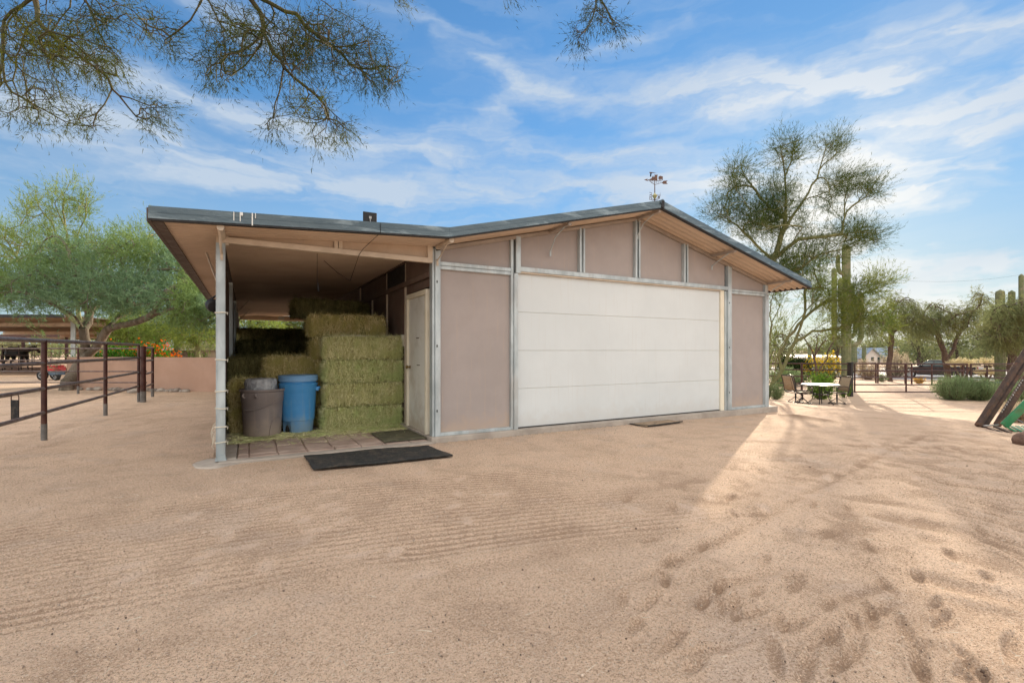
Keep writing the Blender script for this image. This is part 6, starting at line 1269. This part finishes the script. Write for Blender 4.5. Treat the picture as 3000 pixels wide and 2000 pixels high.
q = base_at(2868, 19.3); bush('sage_bush', 'right half of the rounded sage hedge before the pipe gate', 'shrub', q, (.9, .7), .84, 130, M['leaf_sage'], R0, .012, .07, 13000)
q = base_at(2975, 17.5); bush('desert_shrub', 'yellow green shrub seen between the implement rails', 'shrub', q, (.8, .7), .85, 60, M['leaf_sage'], R0, .014, .08, 5000)
q = base_at(2985, 13.0); bush('desert_shrub', 'brownish grass clump behind the green implement arm', 'shrub', q, (.4, .4), .5, 40, M['leaf_straw'], R0, .012, .10, 2500)
q = base_at(2410, 30); bush('yellow_shrub', 'yellow flowering shrub behind the patio fence', 'shrub', q, (1.3, 1.0), 1.55, 60, M['leaf_mes'], R0, .04, .12, 3500, flowers=M['petal_yellow'], fn=420, fw=.08)
q = base_at(2330, 31); bush('oleander_bush', 'dark clipped bush behind the fence near the garage corner', 'shrub', q, (1.5, .9), 1.55, 70, M['leaf_dark'], R0, .06, .14, 6000)
q = base_at(2300, 27); bush('desert_shrub', 'pale green shrub low behind the patio fence', 'shrub', q, (1.3, .8), .95, 50, M['leaf_sage'], R0, .03, .12, 3500)
q = base_at(2545, 42); bush('dry_shrub', 'dry pinkish brush left of the white house', 'shrub', q, (1.3, 1.0), 1.6, 60, M['leaf_straw'], R0, .04, .16, 2200)
q = base_at(2695, 46); bush('dry_shrub', 'dry pinkish brush above the pickup hood', 'shrub', q+np.array([1.5, 2.5, 0]), (2.0, 1.2), 2.4, 60, M['leaf_straw'], R0, .05, .2, 2600)
q = base_at(2694, 34.5); bush('prickly_pear', 'small golden prickly pear on the ground before the pickup', 'cactus', q, (.55, .3), .42, 20, M['leaf_cactus_y'], R0, .10, .14, 260, foliage='pads')
q = base_at(2585, 36); bush('low_shrub', 'tiny green shrub left of the single trunk mesquite', 'shrub', q, (.5, .4), .5, 20, M['leaf_sage'], R0, .03, .10, 700)
q = base_at(2775, 44); bush('low_shrub', 'small green tuft on the verge under the pickup', 'shrub', q, (.5, .4), .4, 20, M['leaf_sage'], R0, .03, .10, 500)
# far belt of desert scrub round the horizon
rr = np.random.default_rng(300); A = Acc()
for k in range(260):
    a_ = rr.uniform(-1.05, 1.05); dp = rr.uniform(95, 230)
    if a_ < 0: dp *= .62
    q = CAM+(RT*math.tan(a_)+FW)*dp; q[2] = g(q[0], q[1]); h = rr.uniform(2.2, 5.0)*(1.0 if a_ < 0 else .8); r_ = rr.uniform(2.5, 6)
    n_ = 260; d = nrm(rr.normal(size=(n_, 3))); P = q+d*np.array([r_, r_, h*.5])*rr.random((n_, 1))**.4+np.array([0, 0, h*.5]); s_ = dp/100; A.add(*ribbons(P, nrm(rr.normal(size=(n_, 3))), rr.uniform(.5, 1.1, n_)*s_, rr.uniform(.15, .35, n_)*s_, d*0, rr, 1))
V, Q = A.get(); tag(put('distant_scrub', mesh_from('distant_scrub', V, Q, M['leaf_far'])), 'far belt of desert trees and scrub along the horizon', 'scrub', kind='stuff')
# ================================================================== OVERHANGING TREE
KT = 1.3
dT = 4.7; R0 = np.random.default_rng(401)
B0 = CAM+RT*(-3.4)+FW*(-1.6); B0[2] = -.1
top = CAM+RT*(-2.6)+FW*.2+np.array([0, 0, 2.9]); fk = CAM+RT*(-3.1)+FW*(-.9)+np.array([0, 0, 1.3])
t2_ = CAM+RT*(-2.2)+FW*2.2+np.array([0, 0, 4.5]); t3_ = CAM+RT*(-.9)+FW*1.4+np.array([0, 0, 4.8]); t1_ = CAM+RT*(-4.2)+FW*2.2+np.array([0, 0, 4.4])
limbs = [[B0, fk, top, t2_, tp(640, -140), tp(720, -20), tp(765, 40, .1), tp(775, 100, .1), tp(830, 200), tp(930, 280, .1), tp(1010, 360, .2)],
         [tp(775, 100, .1), tp(740, 130), tp(670, 160, -.1), tp(600, 220, -.2)], [tp(720, -20), tp(870, 40, .3), tp(950, 120, .4), tp(1050, 200, .5), tp(1160, 200, .6)], [tp(640, -140), tp(850, -60, .5), tp(1000, 40, .6), tp(1110, 100, .7)],
         [tp(830, 200), tp(820, 270), tp(800, 340), tp(800, 380)], [tp(640, -140), tp(600, -20), tp(640, 60), tp(690, 130)], [tp(600, -20), tp(560, 60), tp(500, 110), tp(440, 80)],
         [top, t1_, tp(120, -140), tp(100, -10), tp(112, 60), tp(180, 130), tp(250, 180), tp(315, 230), tp(350, 280), tp(420, 305)], [tp(112, 60), tp(70, 110), tp(45, 200), tp(50, 270), tp(60, 310)], [tp(100, -10), tp(10, 60), tp(5, 180), tp(30, 270), tp(110, 320)], [t1_, tp(215, -100), tp(205, 20), tp(160, 80), tp(115, 130)], [tp(215, -100), tp(260, 20), tp(290, 90), tp(330, 150)],
         [tp(350, 280), tp(400, 340), tp(430, 380)], [top, t3_, tp(1500, -300, .6), tp(1720, -160, .6), tp(1745, -20, .5), tp(1735, 60, .5), tp(1690, 120, .5)], [tp(1745, -20, .5), tp(1790, 50, .5), tp(1810, 100, .5)], [tp(1500, -300, .6), tp(1490, -30, .5)], [tp(850, -60, .5), tp(1130, -40, .7), tp(1180, 20, .8)]]
tg = cat(ellpx(90, 120, dT, 110, 110, .7, 150, R0), ellpx(210, 130, dT, 110, 100, .7, 130, R0), ellpx(300, 190, dT, 70, 70, .6, 60, R0), ellpx(110, 290, dT, 120, 80, .5, 70, R0), ellpx(240, 350, dT, 90, 45, .5, 26, R0), ellpx(440, 340, dT, 75, 55, .4, 34, R0), ellpx(-60, 250, dT, 90, 120, .6, 40, R0), ellpx(300, 40, dT, 100, 60, .6, 50, R0), ellpx(430, 70, dT, 60, 60, .5, 28, R0), ellpx(500, 110, dT, 50, 50, .5, 26, R0),
         ellpx(700, 90, dT, 130, 90, .6, 120, R0), ellpx(650, 190, dT, 90, 70, .5, 80, R0), ellpx(840, 130, dT, 130, 110, .7, 150, R0), ellpx(950, 110, dT+.3, 120, 90, .7, 120, R0), ellpx(1050, 170, dT+.4, 100, 80, .6, 100, R0), ellpx(1110, 220, dT+.5, 80, 50, .5, 60, R0), ellpx(900, 300, dT, 110, 70, .5, 55, R0), ellpx(800, 360, dT, 30, 40, .3, 14, R0), ellpx(990, 370, dT, 55, 40, .4, 26, R0), ellpx(930, 400, dT, 18, 28, .3, 8, R0),
         ellpx(1745, 40, dT+.5, 55, 55, .3, 44, R0), ellpx(1690, 110, dT+.5, 30, 40, .2, 16, R0), ellpx(1805, 80, dT+.5, 22, 40, .2, 14, R0), ellpx(1500, -20, dT+.5, 40, 20, .3, 8, R0), ellpx(1170, -10, dT+.7, 40, 20, .3, 10, R0))
R0.shuffle(tg)
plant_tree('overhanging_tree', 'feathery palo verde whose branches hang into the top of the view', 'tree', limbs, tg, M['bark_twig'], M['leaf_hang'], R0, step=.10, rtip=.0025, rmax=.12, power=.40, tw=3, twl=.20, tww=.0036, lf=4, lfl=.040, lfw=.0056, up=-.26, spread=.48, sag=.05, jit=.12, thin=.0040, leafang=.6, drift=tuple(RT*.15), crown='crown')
